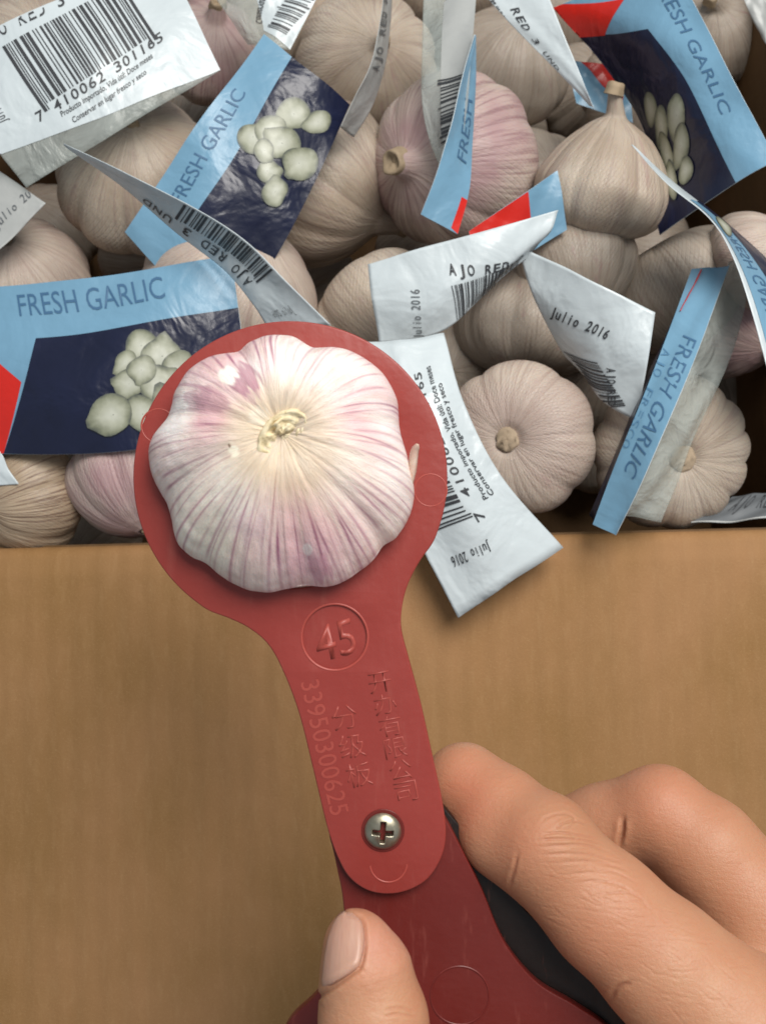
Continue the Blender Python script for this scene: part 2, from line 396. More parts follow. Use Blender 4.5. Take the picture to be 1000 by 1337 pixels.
# ------------------------------------------------------------------ the red sizing gauge
GO, GX, GY, GN = plane_frame(380, 620, .200, R(2.5), R(-1.5))
def GL(px, py, h=0.0):                           # gauge-plane coordinates of a place seen in the photo
    o = GO + GN * h; d = ray(px, py)
    t = (o - C0).dot(GN) / d.dot(GN); p = C0 + d * t - GO
    return p.dot(GX), p.dot(GY)
gm = Matrix((GX, GY, GN)).transposed().to_4x4(); gm.translation = GO
gauge = bpy.data.objects.new('sizing_gauge', None); COL.objects.link(gauge); gauge.matrix_world = gm
tag(gauge, 'red plastic folding garlic sizing gauge, its 45 ring held over the open carton', 'sizing gauge')

def red_plastic(name, c1, c2):
    t = NT(name); v = t.coord()
    n = t.noise(v, 38, 4, .6); n2 = t.noise(v, 700, 2, .5); sc = t.noise(t.coord('Object', (1, .15, 1), (0, 0, .5)), 420, 3, .6)
    c = t.mix(n, c1, c2)
    c = t.mix(t.math('MULTIPLY', t.ramp(sc, [(.60, (0, 0, 0)), (.75, (1, 1, 1))]), .25), c, (.36, .10, .075))
    b = t.bump(n2, .18, .00025); b = t.bump(n, .4, .0016, b)
    r = t.math('MULTIPLY_ADD', sc, .25, .28)
    return t.fin(c, r, b, .42, Subsurface_Weight=.10, Subsurface_Radius=(.003, .0008, .0006), Subsurface_Scale=1.0)
M['redp'] = red_plastic('red_plastic', (.25, .034, .027), (.30, .046, .036))
M['redp2'] = red_plastic('red_plastic_shaded', (.12, .014, .011), (.155, .019, .015))  # darker copy of the red: hand's shadow on the second leaf, as colour
M['redp3'] = red_plastic('red_plastic_deep_shade', (.010, .005, .004), (.014, .007, .005))  # finger shadow over the third leaf painted in as near-black
M['emboss'] = red_plastic('red_plastic_raised', (.35, .055, .042), (.39, .07, .052))

def curve_mesh(loops, thick, bev, res=3):
    cu = bpy.data.curves.new('c', 'CURVE'); cu.dimensions = '2D'; cu.fill_mode = 'BOTH'
    for L in loops:
        sp = cu.splines.new('POLY'); sp.points.add(len(L) - 1)
        for k, (x, y) in enumerate(L): sp.points[k].co = (x, y, 0, 1)
        sp.use_cyclic_u = True
    cu.extrude = thick / 2; cu.bevel_depth = bev; cu.bevel_resolution = res; cu.offset = -bev
    o = bpy.data.objects.new('c', cu); COL.objects.link(o)
    me = bpy.data.meshes.new_from_object(o.evaluated_get(bpy.context.evaluated_depsgraph_get()))
    bpy.data.objects.remove(o); bpy.data.curves.remove(cu)
    return me
def link_mesh(name, me, mat, parent=None, z=0, smooth=False):
    me.materials.clear(); me.materials.append(mat); me.name = name
    o = bpy.data.objects.new(name, me); COL.objects.link(o)
    if parent: o.parent = parent
    o.location.z = z
    if smooth: me.polygons.foreach_set('use_smooth', [True] * len(me.polygons))
    me.update()
    return o
def soft_edges(o, ang=38):
    me = o.data; bm = bmesh.new(); bm.from_mesh(me); bmesh.ops.remove_doubles(bm, verts=bm.verts, dist=2e-6)
    for f in bm.faces: f.smooth = True
    for e in bm.edges: e.smooth = not (len(e.link_faces) == 2 and e.calc_face_angle(0) > R(ang))
    bm.to_mesh(me); bm.free()
def loopG(pts, h=0, n=None, closed=True):
    if n: pts = catmull(pts, n, closed)
    return [GL(x, y, h) for x, y in pts]
def circ(cx, cy, r, n=96, ry=None): return [(cx + r * math.cos(a), cy + (ry or r) * math.sin(a)) for a in np.linspace(0, 2 * math.pi, n, endpoint=False)]
# 45 leaf: ring, neck and handle
arc = [(379 + 205 * math.cos(R(a)), 623 + 204 * math.sin(R(a))) for a in np.arange(121, 386, 6)]   # left-bottom over the top to right-bottom
out1 = arc + [(548, 733), (533, 762), (525, 792), (524, 822), (534, 862), (549, 918), (564, 985), (577, 1045), (582, 1088), (576, 1120), (556, 1150), (522, 1166), (486, 1165),
              (458, 1148), (441, 1120), (427, 1080), (410, 1010), (391, 934), (371, 880), (351, 843), (326, 821), (300, 808)]
TH1 = .0026
roundel = (437, 832, 42)
leaf = link_mesh('ring_leaf', curve_mesh([loopG(out1, 0, 420), loopG(circ(379, 617, 151, 120)), loopG(circ(*roundel, 72))], TH1 - .0007, .00035), M['redp'], gauge, -TH1 / 2)
soft_edges(leaf)
link_mesh('size_roundel', curve_mesh([loopG(circ(roundel[0], roundel[1], 42.6, 72))], .0016, .00001, 0), M['redp'], gauge, -.00130)

FONTS = {}
def text_mesh(s, size=1, bold=0, font=None):
    cu = bpy.data.curves.new('t', 'FONT'); cu.body = s; cu.size = size; cu.offset = bold; cu.resolution_u = 3
    if font: cu.font = font
    o = bpy.data.objects.new('t', cu); COL.objects.link(o)
    me = bpy.data.meshes.new_from_object(o.evaluated_get(bpy.context.evaluated_depsgraph_get()))
    bpy.data.objects.remove(o); bpy.data.curves.remove(cu)
    return me
def emboss(name, s, p0, p1, ptop, height=.00006, z=0.0, bold=.0, mat=None):
    """raised lettering: baseline p0 -> p1, ptop above p0, all seen in the photo"""
    me = text_mesh(s, 1, bold); bm = bmesh.new(); bm.from_mesh(me)
    xs = [v.co.x for v in bm.verts]; ys = [v.co.y for v in bm.verts]; x0, x1 = min(xs), max(xs); y0, y1 = min(ys), max(ys)
    a, b, c = (Vector(GL(*q, z)) for q in (p0, p1, ptop))
    for v in bm.verts:
        u, t = (v.co.x - x0) / (x1 - x0), (v.co.y - y0) / (y1 - y0)
        p = a + (b - a) * u + (c - a) * t; v.co = (p.x, p.y, z)
    ex = bmesh.ops.extrude_face_region(bm, geom=bm.faces[:])
    bmesh.ops.translate(bm, vec=(0, 0, height), verts=[g for g in ex['geom'] if isinstance(g, bmesh.types.BMVert)])
    bmesh.ops.recalc_face_normals(bm, faces=bm.faces[:])
    bm.to_mesh(me); bm.free()
    return link_mesh(name, me, mat or M['emboss'], gauge)
emboss('size_number', '45', (417, 866), (467, 852), (408, 820), .00012, -.00052, .004)
for k, ch in enumerate('分级板'):
    x, y = 437 + k * 9.5, 922 + k * 37.5
    emboss('raised_character', ch, (x, y + 33), (x + 33, y + 27), (x - 7, y + 2), height=.00004, bold=-.006)
for k, ch in enumerate('开办有限公司'):
    x, y = 484 + k * 6.8, 880 + k * 28.5
    emboss('raised_character', ch, (x, y + 27), (x + 29, y + 21), (x - 5, y + 1), height=.00004, bold=-.006)
emboss('raised_digits', '33950300625', (392, 892), (432, 1066), (416, 886), bold=.0)
def gring(name, cx, cy, r, w=1.6, h=.00006, a0=0, a1=360, z=0.0, mat=None):
    n = 64; A = np.radians(np.linspace(a0, a1, n)); vs = []
    for k, (dr, hh) in enumerate([(-w, -.0001), (-w * .4, h), (w * .4, h), (w, -.0001)]):
        for a in A: x, y = GL(cx + (r + dr) * math.cos(a), cy + (r + dr) * math.sin(a), z); vs.append((x, y, z + hh))
    return mesh_obj(name, vs, grid_faces(n, 4)[:, ::-1].tolist(), mat or M['emboss'], gauge)
gring('roundel_rim', 437, 832, 43.5, 1.8, .0001)
gring('mould_mark', 207, 556, 22, 1.3); gring('mould_mark', 562, 640, 21, 1.3); gring('mould_mark', 507, 1128, 24, 1.6, .00012, 0, 175)
# second and third leaf, swung round the same screw
arc2 = [(600 + 262 * math.cos(R(a)), 1590 + 262 * math.sin(R(a))) for a in np.arange(-20, 201, 8)]
out2 = [(500, 1010), (548, 1022), (576, 1060), (601, 1106), (629, 1162), (658, 1230), (700, 1282), (752, 1314), (800, 1348), (838, 1400), (858, 1470)] + arc2[1:-1] + \
       [(342, 1480), (350, 1410), (374, 1340), (412, 1300), (438, 1262), (449, 1215), (447, 1170), (438, 1125), (430, 1080), (440, 1040), (465, 1018)]
Z2 = -TH1 - .00015
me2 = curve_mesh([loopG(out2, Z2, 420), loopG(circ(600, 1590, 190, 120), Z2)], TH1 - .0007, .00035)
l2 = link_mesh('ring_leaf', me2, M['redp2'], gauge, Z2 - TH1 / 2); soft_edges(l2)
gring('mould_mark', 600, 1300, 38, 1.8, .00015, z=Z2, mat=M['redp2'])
def rot2(pts, c, a):
    ca, sa = math.cos(a), math.sin(a); return [(c[0] + (x - c[0]) * ca - (y - c[1]) * sa, c[1] + (x - c[0]) * sa + (y - c[1]) * ca) for x, y in pts]
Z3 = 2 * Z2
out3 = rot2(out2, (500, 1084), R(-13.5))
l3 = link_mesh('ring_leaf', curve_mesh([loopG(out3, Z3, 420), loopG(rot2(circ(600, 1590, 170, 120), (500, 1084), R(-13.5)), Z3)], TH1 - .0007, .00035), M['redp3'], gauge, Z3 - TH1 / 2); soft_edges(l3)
# pan-head screw with a cross recess
def metal(name):
    t = NT(name); v = t.coord()
    n = t.noise(v, 900, 3, .6); n2 = t.noise(v, 250, 3, .6)
    c = t.ramp(n2, [(.3, (.30, .27, .19)), (.7, (.50, .46, .36))])
    return t.fin(c, t.math('MULTIPLY_ADD', n, .3, .22), t.bump(n, .2, .0001), .5, Metallic=.95)
M['steel'] = metal('steel')
sx, sy = GL(500, 1084); sr = (GL(524, 1084)[0] - sx)
rr = np.linspace(0, 1, 34); aa = np.linspace(0, 2 * np.pi, 97)[:-1]
RRr, AA = np.meshgrid(rr, aa, indexing='ij')
X = RRr * np.cos(AA); Y = RRr * np.sin(AA)
Z = .52 * np.sqrt(np.clip(1 - (RRr * .96) ** 2.4, 0, 1)) - .02
rq = R(-3); xr, yr = X * math.cos(rq) + Y * math.sin(rq), -X * math.sin(rq) + Y * math.cos(rq)
arm = lambda a, b: np.clip((.15 - np.abs(a)) / .06, 0, 1) * np.clip((.60 - np.abs(b)) / .12, 0, 1)
cross = np.maximum(np.maximum(arm(xr, yr), arm(yr, xr)), np.clip((.30 - np.abs(xr) - np.abs(yr) * .9) / .06, 0, 1))
Z = Z - .55 * cross
v = np.stack([sx + X * sr, sy + Y * sr, Z * sr], -1).reshape(-1, 3)
sc = mesh_obj('screw', v, grid_faces(96, 34, True), M['steel'], gauge)
sc.data.materials.append(mat_flat('recess_dark', (.05, .04, .025), .6, .3))  # cross faces darker than the rest of the head
cf = cross.ravel()
for p_ in sc.data.polygons:
    if min(cf[i] for i in p_.vertices) > .35: p_.material_index = 1
me = curve_mesh([loopG(circ(500, 1084, 28, 48))], .0001, .00012, 2)
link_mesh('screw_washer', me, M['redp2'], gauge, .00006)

# ------------------------------------------------------------------ the bulb being measured
HR = .0042                                        # height of its widest line above the gauge plane
outl = [(470, 93), (520, 103), (553, 121), (572, 129), (600, 132), (650, 133), (700, 150), (760, 190), (795, 235), (818, 290), (822, 350), (832, 405), (850, 470), (866, 540), (861, 590), (845, 640), (812, 688), (775, 712), (745, 752),
        (700, 790), (640, 823), (590, 834), (558, 832), (540, 831), (490, 840), (430, 850), (380, 845), (330, 825), (285, 793), (245, 762), (200, 742), (165, 702), (147, 640), (133, 588), (100, 530), (82, 470), (85, 410), (108, 368),
        (133, 335), (150, 285), (172, 235), (210, 188), (265, 157), (320, 146), (345, 140), (375, 120), (420, 98)]
op = np.array([GL(160 + .44 * x, 400 + .44 * y, HR) for x, y in outl])
hc = np.array(GL(376, 606, HR)); nc = np.array(GL(368, 566, HR + .012))
dense = catmull(op, 1440, True) - hc
ang = np.arctan2(dense[:, 1], dense[:, 0]); rd = np.hypot(dense[:, 0], dense[:, 1]); od = np.argsort(ang)
nphi, nth = 721, 250
phi = np.linspace(-np.pi, np.pi, nphi)
Rp = np.interp(phi, ang[od], rd[od], period=2 * np.pi)
k = np.hanning(13); k /= k.sum(); Rs = np.convolve(np.r_[Rp[-7:-1], Rp, Rp[1:7]], k, 'same')[6:-6]
th = np.linspace(0, np.pi, nth)
PHI, THT = np.meshgrid(phi, th)
st = np.sin(THT); ct = np.cos(THT)
rm = Rp.mean()
rx = rm * .0
shape = np.abs(st) ** .86
lam = np.clip(st, 0, 1)
Rmix = Rs[None] * lam + (rm * .94) * (1 - lam)     # lobes fade towards the neck
top = THT < np.pi / 2
zt = np.where(top, .015 * np.abs(ct) ** 1.15, -.021 * np.abs(ct) ** 1.0)
rad = Rmix * shape
# clove furrows run from the dips of the outline towards the neck
dips = [math.atan2(*(np.array(GL(160 + .44 * x, 400 + .44 * y, HR)) - hc)[::-1]) for x, y in [(572, 129), (826, 375), (775, 714), (558, 833), (245, 762), (130, 580), (125, 345), (343, 141), (690, 800), (395, 848)]]
fur = np.zeros_like(PHI); 
for kdip, dA in enumerate(dips):
    dd = (PHI - dA + np.pi) % (2 * np.pi) - np.pi
    fur += (1.0 if kdip < 8 else .35) * np.exp(-(dd / .085) ** 2) + .35 * np.exp(-(dd / .25) ** 2)
band = np.exp(-((THT - 1.05) / .5) ** 2)
zt = zt - .0006 * fur * band
rad = rad - .0002 * fur * band
# papery ribs and wrinkles
rib = .5 * pnoise1(PHI, 90, 3) + .5 * pnoise1(PHI + .1 * np.sin(THT * 3), 44, 4)
zt = zt + .00028 * rib * np.clip(st, 0, 1) ** .5 * (THT < 1.5)
wr = vnoise2((PHI / (2 * np.pi) % 1) * 60, THT * 9, 60, 5)
zt = zt + .00010 * wr * (THT < 1.6)
rad = rad * (1 + .005 * pnoise1(PHI, 70, 8) * st ** 2)
# hollow round the stem, then the stem rising from it
q = rad / rm
zt = zt - np.where(top, .0026 * np.exp(-(q / .20) ** 2), 0)
sh = np.where(top, np.clip(ct, 0, 1) ** 1.3, 0)
Xh = hc[0] + rad * np.cos(PHI) + (nc - hc)[0] * sh
Yh = hc[1] + rad * np.sin(PHI) + (nc - hc)[1] * sh
Zh = HR + zt
vh = np.stack([Xh, Yh, Zh], -1).reshape(-1, 3)
# skin colours: a property of the papery skin, computed per point
q2 = np.clip(q, 0, 1)
deg = np.degrees(PHI)
def lobe_at(a, wdt): 
    dd = (deg - a + 180) % 360 - 180; return np.exp(-(dd / wdt) ** 2)
def smooth(a, lo, hi): t = np.clip((a - lo) / (hi - lo), 0, 1); return t * t * (3 - 2 * t)
phw = PHI + .05 * vnoise2((PHI / (2 * np.pi) % 1) * 12, q2 * 4, 12, 60) + .02 * np.sin(q2 * 7)
U01 = (phw / (2 * np.pi)) % 1
cream = np.array([.82, .74, .60]); white = np.array([.93, .87, .84]); pink = np.array([.76, .42, .48]); purple = np.array([.34, .12, .20]); tanc = np.array([.60, .44, .27]); green = np.array([.60, .57, .44])
col = np.ones(PHI.shape + (3,)) * white
n1 = vnoise2(U01 * 9, q2 * 3.5, 9, 21); n2 = vnoise2(U01 * 22, q2 * 4, 22, 22); n3 = vnoise2(U01 * 130, q2 * 5, 130, 23); n4 = vnoise2(U01 * 230, q2 * 3, 230, 24)
def blend(col, c, f): return col * (1 - f[..., None]) + c * f[..., None]
col = blend(col, cream, np.clip(.35 + .5 * n1, 0, 1))
col = blend(col, green, np.clip(.5 * lobe_at(-150, 38) + .35 * lobe_at(-20, 30) + .35 * n2, 0, 1) * .35 * smooth(q2, .25, .6))
pk = .85 * lobe_at(160, 32) + .55 * lobe_at(112, 26) + .70 * lobe_at(15, 34) + .75 * lobe_at(-72, 22) + .35 * lobe_at(-100, 16) + .45 * lobe_at(60, 18) + .25 * lobe_at(-40, 20)
pk = np.clip(pk * 1.3 * (.65 + .5 * n1 + .45 * n2) * smooth(q2, .2, .55), 0, 1)
col = blend(col, pink, pk * .78)
# dark vein lines along the skin, unevenly spaced and broken
lines = np.zeros_like(PHI)
rl = np.random.RandomState(5)
la = np.cumsum(rl.uniform(.045, .14, 200)); la = la[la < 2 * np.pi] - np.pi
for a in la:
    wob = .018 * np.sin(q2 * rl.uniform(3, 8) + rl.rand() * 6)
    dd = (PHI - a - wob + np.pi) % (2 * np.pi) - np.pi
    s0 = rl.uniform(.15, .55); e0 = rl.uniform(.85, 1.2); wd = rl.uniform(.007, .017)
    ext = smooth(q2, s0, s0 + .2) * (1 - smooth(q2, e0, e0 + .1) * (e0 < 1))
    lines = np.maximum(lines, rl.uniform(.3, 1) ** .8 * np.exp(-(dd / wd) ** 2) * ext)
lines *= np.clip(.75 + .7 * n2, .15, 1)
col = blend(col, purple, np.clip(lines * (.85 + .3 * pk), 0, 1))
fine = np.clip(n3 * 1.2 + .3 * n4 - .1, 0, 1)
col = blend(col, np.array([.62, .42, .40]), fine * .42 * smooth(q2, .2, .5))
col = blend(col, np.array([.88, .80, .66]), np.clip(n4, 0, 1) * .30)
tb = (1 - smooth(q2 + .06 * n3, .24, .58)) + .45 * lobe_at(-55, 45) * (1 - smooth(q2, .5, .85))
col = blend(col, tanc * (1 + .2 * n3[..., None]), np.clip(tb, 0, 1) * .66)
# torn flake, pits and pale patch
def spot(px, py, r, c, f=1.0, irregular=.35, sx=1.0):
    global col
    x, y = GL(px, py, HR + .009); rr_ = (GL(px + r, py, HR + .009)[0] - x)
    d = np.hypot((Xh - x) / sx, Yh - y) / rr_ + irregular * n3 + irregular * .6 * n2
    col = blend(col, np.array(c), (1 - smooth(d, .75, 1.15)) * f * (THT < 1.7))
spot(316, 500, 22, (.42, .20, .26), .8, .5); spot(300, 492, 17, (.92, .88, .80), 1, .4); spot(283, 520, 20, (.45, .24, .28), .6, .6); spot(258, 517, 15, (.45, .24, .30), .5, .6)
spot(401, 718, 9, (.90, .86, .80)); spot(415, 742, 20, (.55, .25, .33), .6, .5, .8); spot(398, 735, 30, (.62, .36, .42), .45, .5); spot(330, 520, 14, (.45, .22, .28), .4, .6)
spot(311, 588, 9, (.93, .86, .70)); spot(306, 583, 3, (.16, .09, .05)); spot(325, 690, 28, (.60, .38, .44), .35, .6); spot(345, 545, 12, (.92, .84, .70), .5, .4)
hero = mesh_obj('garlic_bulb', vh, grid_faces(nphi, nth), None)
ca = hero.data.color_attributes.new('skin', 'FLOAT_COLOR', 'POINT')
ca.data.foreach_set('color', np.c_[col.reshape(-1, 3), np.ones(len(vh))].astype(np.float32).ravel())
set_vec(hero, 'fib', np.stack([np.cos(PHI), np.sin(PHI), q2 * 1.5], -1).reshape(-1, 3))
t = NT('striped_garlic_skin'); a = t.add('ShaderNodeAttribute', attribute_name='skin')
fn = t.noise(t.attr('fib', (1, 1, .08)), 60, 3, .6, .2)
c = t.mix(t.math('MULTIPLY', t.ramp(fn, [(.45, (0, 0, 0)), (.7, (1, 1, 1))]), .18), a.outputs['Color'], (.52, .36, .33))
b = t.bump(fn, .35, .0005); b = t.bump(t.noise(t.attr('fib', (1, 1, .4)), 25, 4, .6), .3, .0008, b)
hero.data.materials.append(t.fin(c, .38, b, .5, Subsurface_Weight=.15, Subsurface_Radius=(.004, .0022, .0016), Subsurface_Scale=1.0))
hero.matrix_world = gm
tag(hero, 'pink-striped garlic bulb with its cut stem up, sitting in the ring of the red gauge', 'garlic bulb')
# cut stem: an oval collar of dry layers
n2c = 90; ph2 = np.linspace(0, 2 * np.pi, n2c, endpoint=False)
c0 = np.array(GL(370, 566, HR + .0135)); u0 = np.array(GL(396, 540, HR + .0135)) - c0; w0 = np.array(GL(352, 551, HR + .0135)) - c0
rows = [(1.75, -.0065), (1.35, -.0035), (1.14, -.0012), (1.04, .0006), (.97, .0012), (.88, .0010), (.80, .0001), (.74, -.0002), (.66, .0004), (.58, .0002), (.50, -.0008), (.42, -.0002), (.34, -.0010), (.26, -.0003), (.18, -.0004), (.08, -.0010), (0, -.0008)]
vs = []; cs = []
for j, (s_, h_) in enumerate(rows):
    rr_ = s_ * (1 + .05 * pnoise1(ph2, 11, 31 + j) + .035 * pnoise1(ph2, 30, 50))
    pit = np.zeros(n2c)
    if 5 < j:
        for pa, pj, pw in ((3.5, 9, .28), (1.9, 9, .25), (2.7, 13, .9)):
            dd = (ph2 - pa + np.pi) % (2 * np.pi) - np.pi; pit += np.exp(-(dd / pw) ** 2 - ((j - pj) / 1.0) ** 2)
    hz = h_ * .45 - .0020 * np.clip(pit, 0, 1) + .0007 * vnoise2(ph2 / (2 * np.pi) * 14, ph2 * 0 + j * .8, 14, 90) * (j > 5) + .0002 * pnoise1(ph2, 17, 70 + j) * (j > 2) + .0009 * np.cos(ph2 - 1.2) * (j > 2)
    vs.append(np.stack([c0[0] + rr_ * (u0[0] * np.cos(ph2) + w0[0] * np.sin(ph2)), c0[1] + rr_ * (u0[1] * np.cos(ph2) + w0[1] * np.sin(ph2)), HR + .0135 + hz + 0 * ph2], -1))
stem = mesh_obj('cut_stem', np.concatenate(vs), grid_faces(n2c, len(rows), True), None, hero)
t = NT('cut_stem_layers'); v = t.coord()
c = t.ramp(t.noise(v, 420, 4, .65), [(.28, (.36, .26, .12)), (.45, (.72, .60, .38)), (.72, (.86, .78, .58))])
stem.data.materials.append(t.fin(c, .6, t.bump(t.noise(v, 700, 3), .6, .0005), .3))
# loose flake of skin at the right
fk = catmull([(534, 640), (538, 612), (541, 590), (545, 580)], 14); fw = [9, 8.5, 7, 5.5, 3]
vs = []
for i_, (x, y) in enumerate(fk):
    wdt = np.interp(i_ / 13, [0, .3, .6, .85, 1], [3, 6, 5.5, 4.5, 2.0])
    for s_, hz in ((-1, .0005), (-.3, .0016), (.4, .0018), (1, .0012)):
        hh = HR + hz + .003 * (i_ / 13)
        gx, gy = GL(x + s_ * wdt, y + s_ * 1.0, hh); vs.append((gx, gy, hh))
fko = mesh_obj('skin_flake', vs, grid_faces(4, 14).tolist(), None, hero)
md = fko.modifiers.new('s', 'SOLIDIFY'); md.thickness = .0004
t = NT('dry_flake'); fko.data.materials.append(t.fin(t.ramp(t.noise(t.coord(), 350, 3), [(.3, (.62, .36, .27)), (.7, (.80, .62, .48))]), .5, None, .3, Subsurface_Weight=.2))
for (x, y, L, a_) in ((399, 421, 12, 2.6), (203, 700, 15, .4), (226, 700, 10, 1.9)):
    pass
for k, (x, y, z) in enumerate([(110, 150, -.100), (250, 180, -.100), (390, 170, -.103), (520, 150, -.103), (650, 190, -.105), (760, 120, -.103), (870, 180, -.105), (60, 300, -.100), (200, 330, -.098), (400, 380, -.098), (560, 330, -.098), (650, 320, -.098),
        (830, 330, -.100), (930, 200, -.100), (620, 520, -.098), (780, 570, -.098), (930, 530, -.100), (90, 570, -.098), (240, 560, -.098), (440, 500, -.100), (560, 640, -.100), (300, 10, -.100), (600, 10, -.103), (720, 10, -.103), (850, 20, -.103), (180, 20, -.098), (980, 90, -.103), (110, 690, -.098), (30, 540, -.100)]):
    dz = (C0.z - z) / -ray(x, y).z
    a_ = k * 2.4
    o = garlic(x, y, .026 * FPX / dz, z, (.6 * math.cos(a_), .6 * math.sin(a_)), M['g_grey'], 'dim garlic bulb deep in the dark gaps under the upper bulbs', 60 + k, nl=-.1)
    o['group'] = 'dim garlic bulbs in the lower layer'
#==PART3==
# ------------------------------------------------------------------ printed film tags
def cr1(P_, t):                                  # catmull-rom along axis 0 of P_, t array in [0,1]
    k = len(P_); x = np.clip(t, -.05, 1.05) * (k - 1); i = np.clip(np.floor(x).astype(int), 0, k - 2); f = (x - i)[:, None]
    p1 = P_[i]; p2 = P_[i + 1]
    p0 = np.where((i > 0)[:, None], P_[np.maximum(i - 1, 0)], 2 * p1 - p2) if k > 2 else 2 * p1 - p2
    p3 = np.where((i + 2 < k)[:, None], P_[np.minimum(i + 2, k - 1)], 2 * p2 - p1) if k > 2 else 2 * p2 - p1
    return .5 * (2 * p1 + (p2 - p0) * f + (2 * p0 - 5 * p1 + 4 * p2 - p3) * f ** 2 + (3 * p1 - p0 - 3 * p2 + p3) * f ** 3)
def mono_mesh(body, bold):
    bm = bmesh.new()
    for k, ch in enumerate(body):
        if ch == ' ': continue
        m_ = text_mesh(ch, 1, bold); b_ = bmesh.new(); b_.from_mesh(m_)
        xs = [v.co.x for v in b_.verts]; x0, x1 = min(xs), max(xs); wd = x1 - x0
        sc_ = min(1.15, .46 / max(wd, .01)) if wd > .2 else 1
        for v in b_.verts: v.co.x = (v.co.x - (x0 + x1) / 2) * sc_ + k * .60
        b_.to_mesh(m_); b_.free(); bm.from_mesh(m_); bpy.data.meshes.remove(m_)
    me = bpy.data.meshes.new('t'); bm.to_mesh(me); bm.free(); return me
class Tag:
    """a sheet of film hung or lying in the carton; rows of (px, py, height in cm), top edge first"""
    def __init__(s, name, label, rows, mat='white', cat='tag', group='printed plastic tags on the garlic nets', parent=None, wob=.0006, seed=1, lift=.00016):
        s.rows = [np.array([P(x, y, z / 100)[:] for x, y, z in r]) for r in rows]
        s.lift = lift; s.wob = wob; s.seed = seed
        e = s.raw(np.array([.5, .52, .5]), np.array([.5, .5, .52]))
        nn = np.cross(e[1] - e[0], e[2] - e[0]); s.sign = 1 if nn @ (np.array(C0) - e[0]) > 0 else -1
        nu, nv = 49, 33
        U, V = np.meshgrid(np.linspace(0, 1, nu), np.linspace(0, 1, nv)); U = U.ravel(); V = V.ravel()
        a = s.pos(U, V, -.00009); b = s.pos(U, V, .00009)
        f = grid_faces(nu, nv); n = len(a)
        rim = list(range(nu)) + [j * nu + nu - 1 for j in range(1, nv)] + [(nv - 1) * nu + i for i in range(nu - 2, -1, -1)] + [j * nu for j in range(nv - 2, 0, -1)]
        side = [(rim[k], rim[(k + 1) % len(rim)], rim[(k + 1) % len(rim)] + n, rim[k] + n) for k in range(len(rim))]
        fr = (f + n); bk = f[:, ::-1]
        faces = np.vstack([fr, bk, np.array(side)])
        s.o = mesh_obj(name, np.vstack([a, b]), faces, M[mat], parent.o if parent else None)
        if not parent: tag(s.o, label, cat, group)
        gu = np.linspace(-.04, 1.04, 90); GU, GV = np.meshgrid(gu, gu); s.su, s.sv = GU.ravel(), GV.ravel()
        pp = s.pos(s.su, s.sv, 0); s.sx, s.sy = npproj(pp)
    def raw(s, u, v):
        R_ = np.stack([cr1(r, u) for r in s.rows])           # rows x n x 3
        out = np.empty((len(u), 3)); k = len(s.rows)
        x = np.clip(v, -.05, 1.05) * (k - 1); i = np.clip(np.floor(x).astype(int), 0, k - 2); f = (x - i)[:, None]; ar = np.arange(len(u))
        p1 = R_[i, ar]; p2 = R_[i + 1, ar]
        if k > 2:
            p0 = np.where((i > 0)[:, None], R_[np.maximum(i - 1, 0), ar], 2 * p1 - p2); p3 = np.where((i + 2 < k)[:, None], R_[np.minimum(i + 2, k - 1), ar], 2 * p2 - p1)
        else: p0, p3 = 2 * p1 - p2, 2 * p2 - p1
        return .5 * (2 * p1 + (p2 - p0) * f + (2 * p0 - 5 * p1 + 4 * p2 - p3) * f ** 2 + (3 * p1 - p0 - 3 * p2 + p3) * f ** 3)
    def pos(s, u, v, off):
        u = np.asarray(u, float); v = np.asarray(v, float); e = .004
        p = s.raw(u, v); du = s.raw(u + e, v) - s.raw(u - e, v); dv = s.raw(u, v + e) - s.raw(u, v - e)
        n = np.cross(du, dv); n /= (np.linalg.norm(n, axis=1)[:, None] + 1e-12); n *= s.sign
        h = s.wob * (np.sin(u * 7 + s.seed) * np.sin(v * 5 + s.seed * 2.1) + .5 * np.sin(u * 13 + v * 9 + s.seed * 1.7) + .06 * np.sin(u * 23 - v * 11 + s.seed))
        return p + n * (h + off)[:, None] if np.ndim(off) else p + n * (h[:, None] + off)
    def st(s, px, py):
        k = np.argmin((s.sx - px) ** 2 + (s.sy - py) ** 2); u, v = s.su[k], s.sv[k]
        for _ in range(5):
            e = .01
            q = s.pos(np.array([u, u + e, u]), np.array([v, v, v + e]), 0); X, Y = npproj(q)
            J = np.array([[X[1] - X[0], X[2] - X[0]], [Y[1] - Y[0], Y[2] - Y[0]]]) / e
            if abs(np.linalg.det(J)) < 1: break
            d = np.linalg.solve(J, [px - X[0], py - Y[0]]); d = np.clip(d, -.1, .1); u += d[0]; v += d[1]
        return np.array([u, v])
    def conv(s, q, st): return np.array(q, float) if st else s.st(*q)
    def put(s, name, U, V, F, mat, level, smooth=True):
        U = np.clip(U, .001, .999); V = np.clip(V, .001, .999)
        p = s.pos(U, V, .00009 + s.lift * level)
        return mesh_obj(name, p if isinstance(F, np.ndarray) else p.tolist(), F, M[mat], s.o, smooth)
    def panel(s, name, quad, mat, level=1, st=False, n=(30, 20), bow=(0, 0, 0, 0)):
        q = [s.conv(c, st) for c in quad]
        a, b = np.meshgrid(np.linspace(0, 1, n[0]), np.linspace(0, 1, n[1])); a = a.ravel()[:, None]; b = b.ravel()[:, None]
        w_ = (q[0] * (1 - a) + q[1] * a) * (1 - b) + (q[3] * (1 - a) + q[2] * a) * b
        F = grid_faces(*n)
        e1 = q[1] - q[0]; e2 = q[3] - q[0]
        if (e1[0] * e2[1] - e1[1] * e2[0]) * s.sign < 0: F = F[:, ::-1].copy()
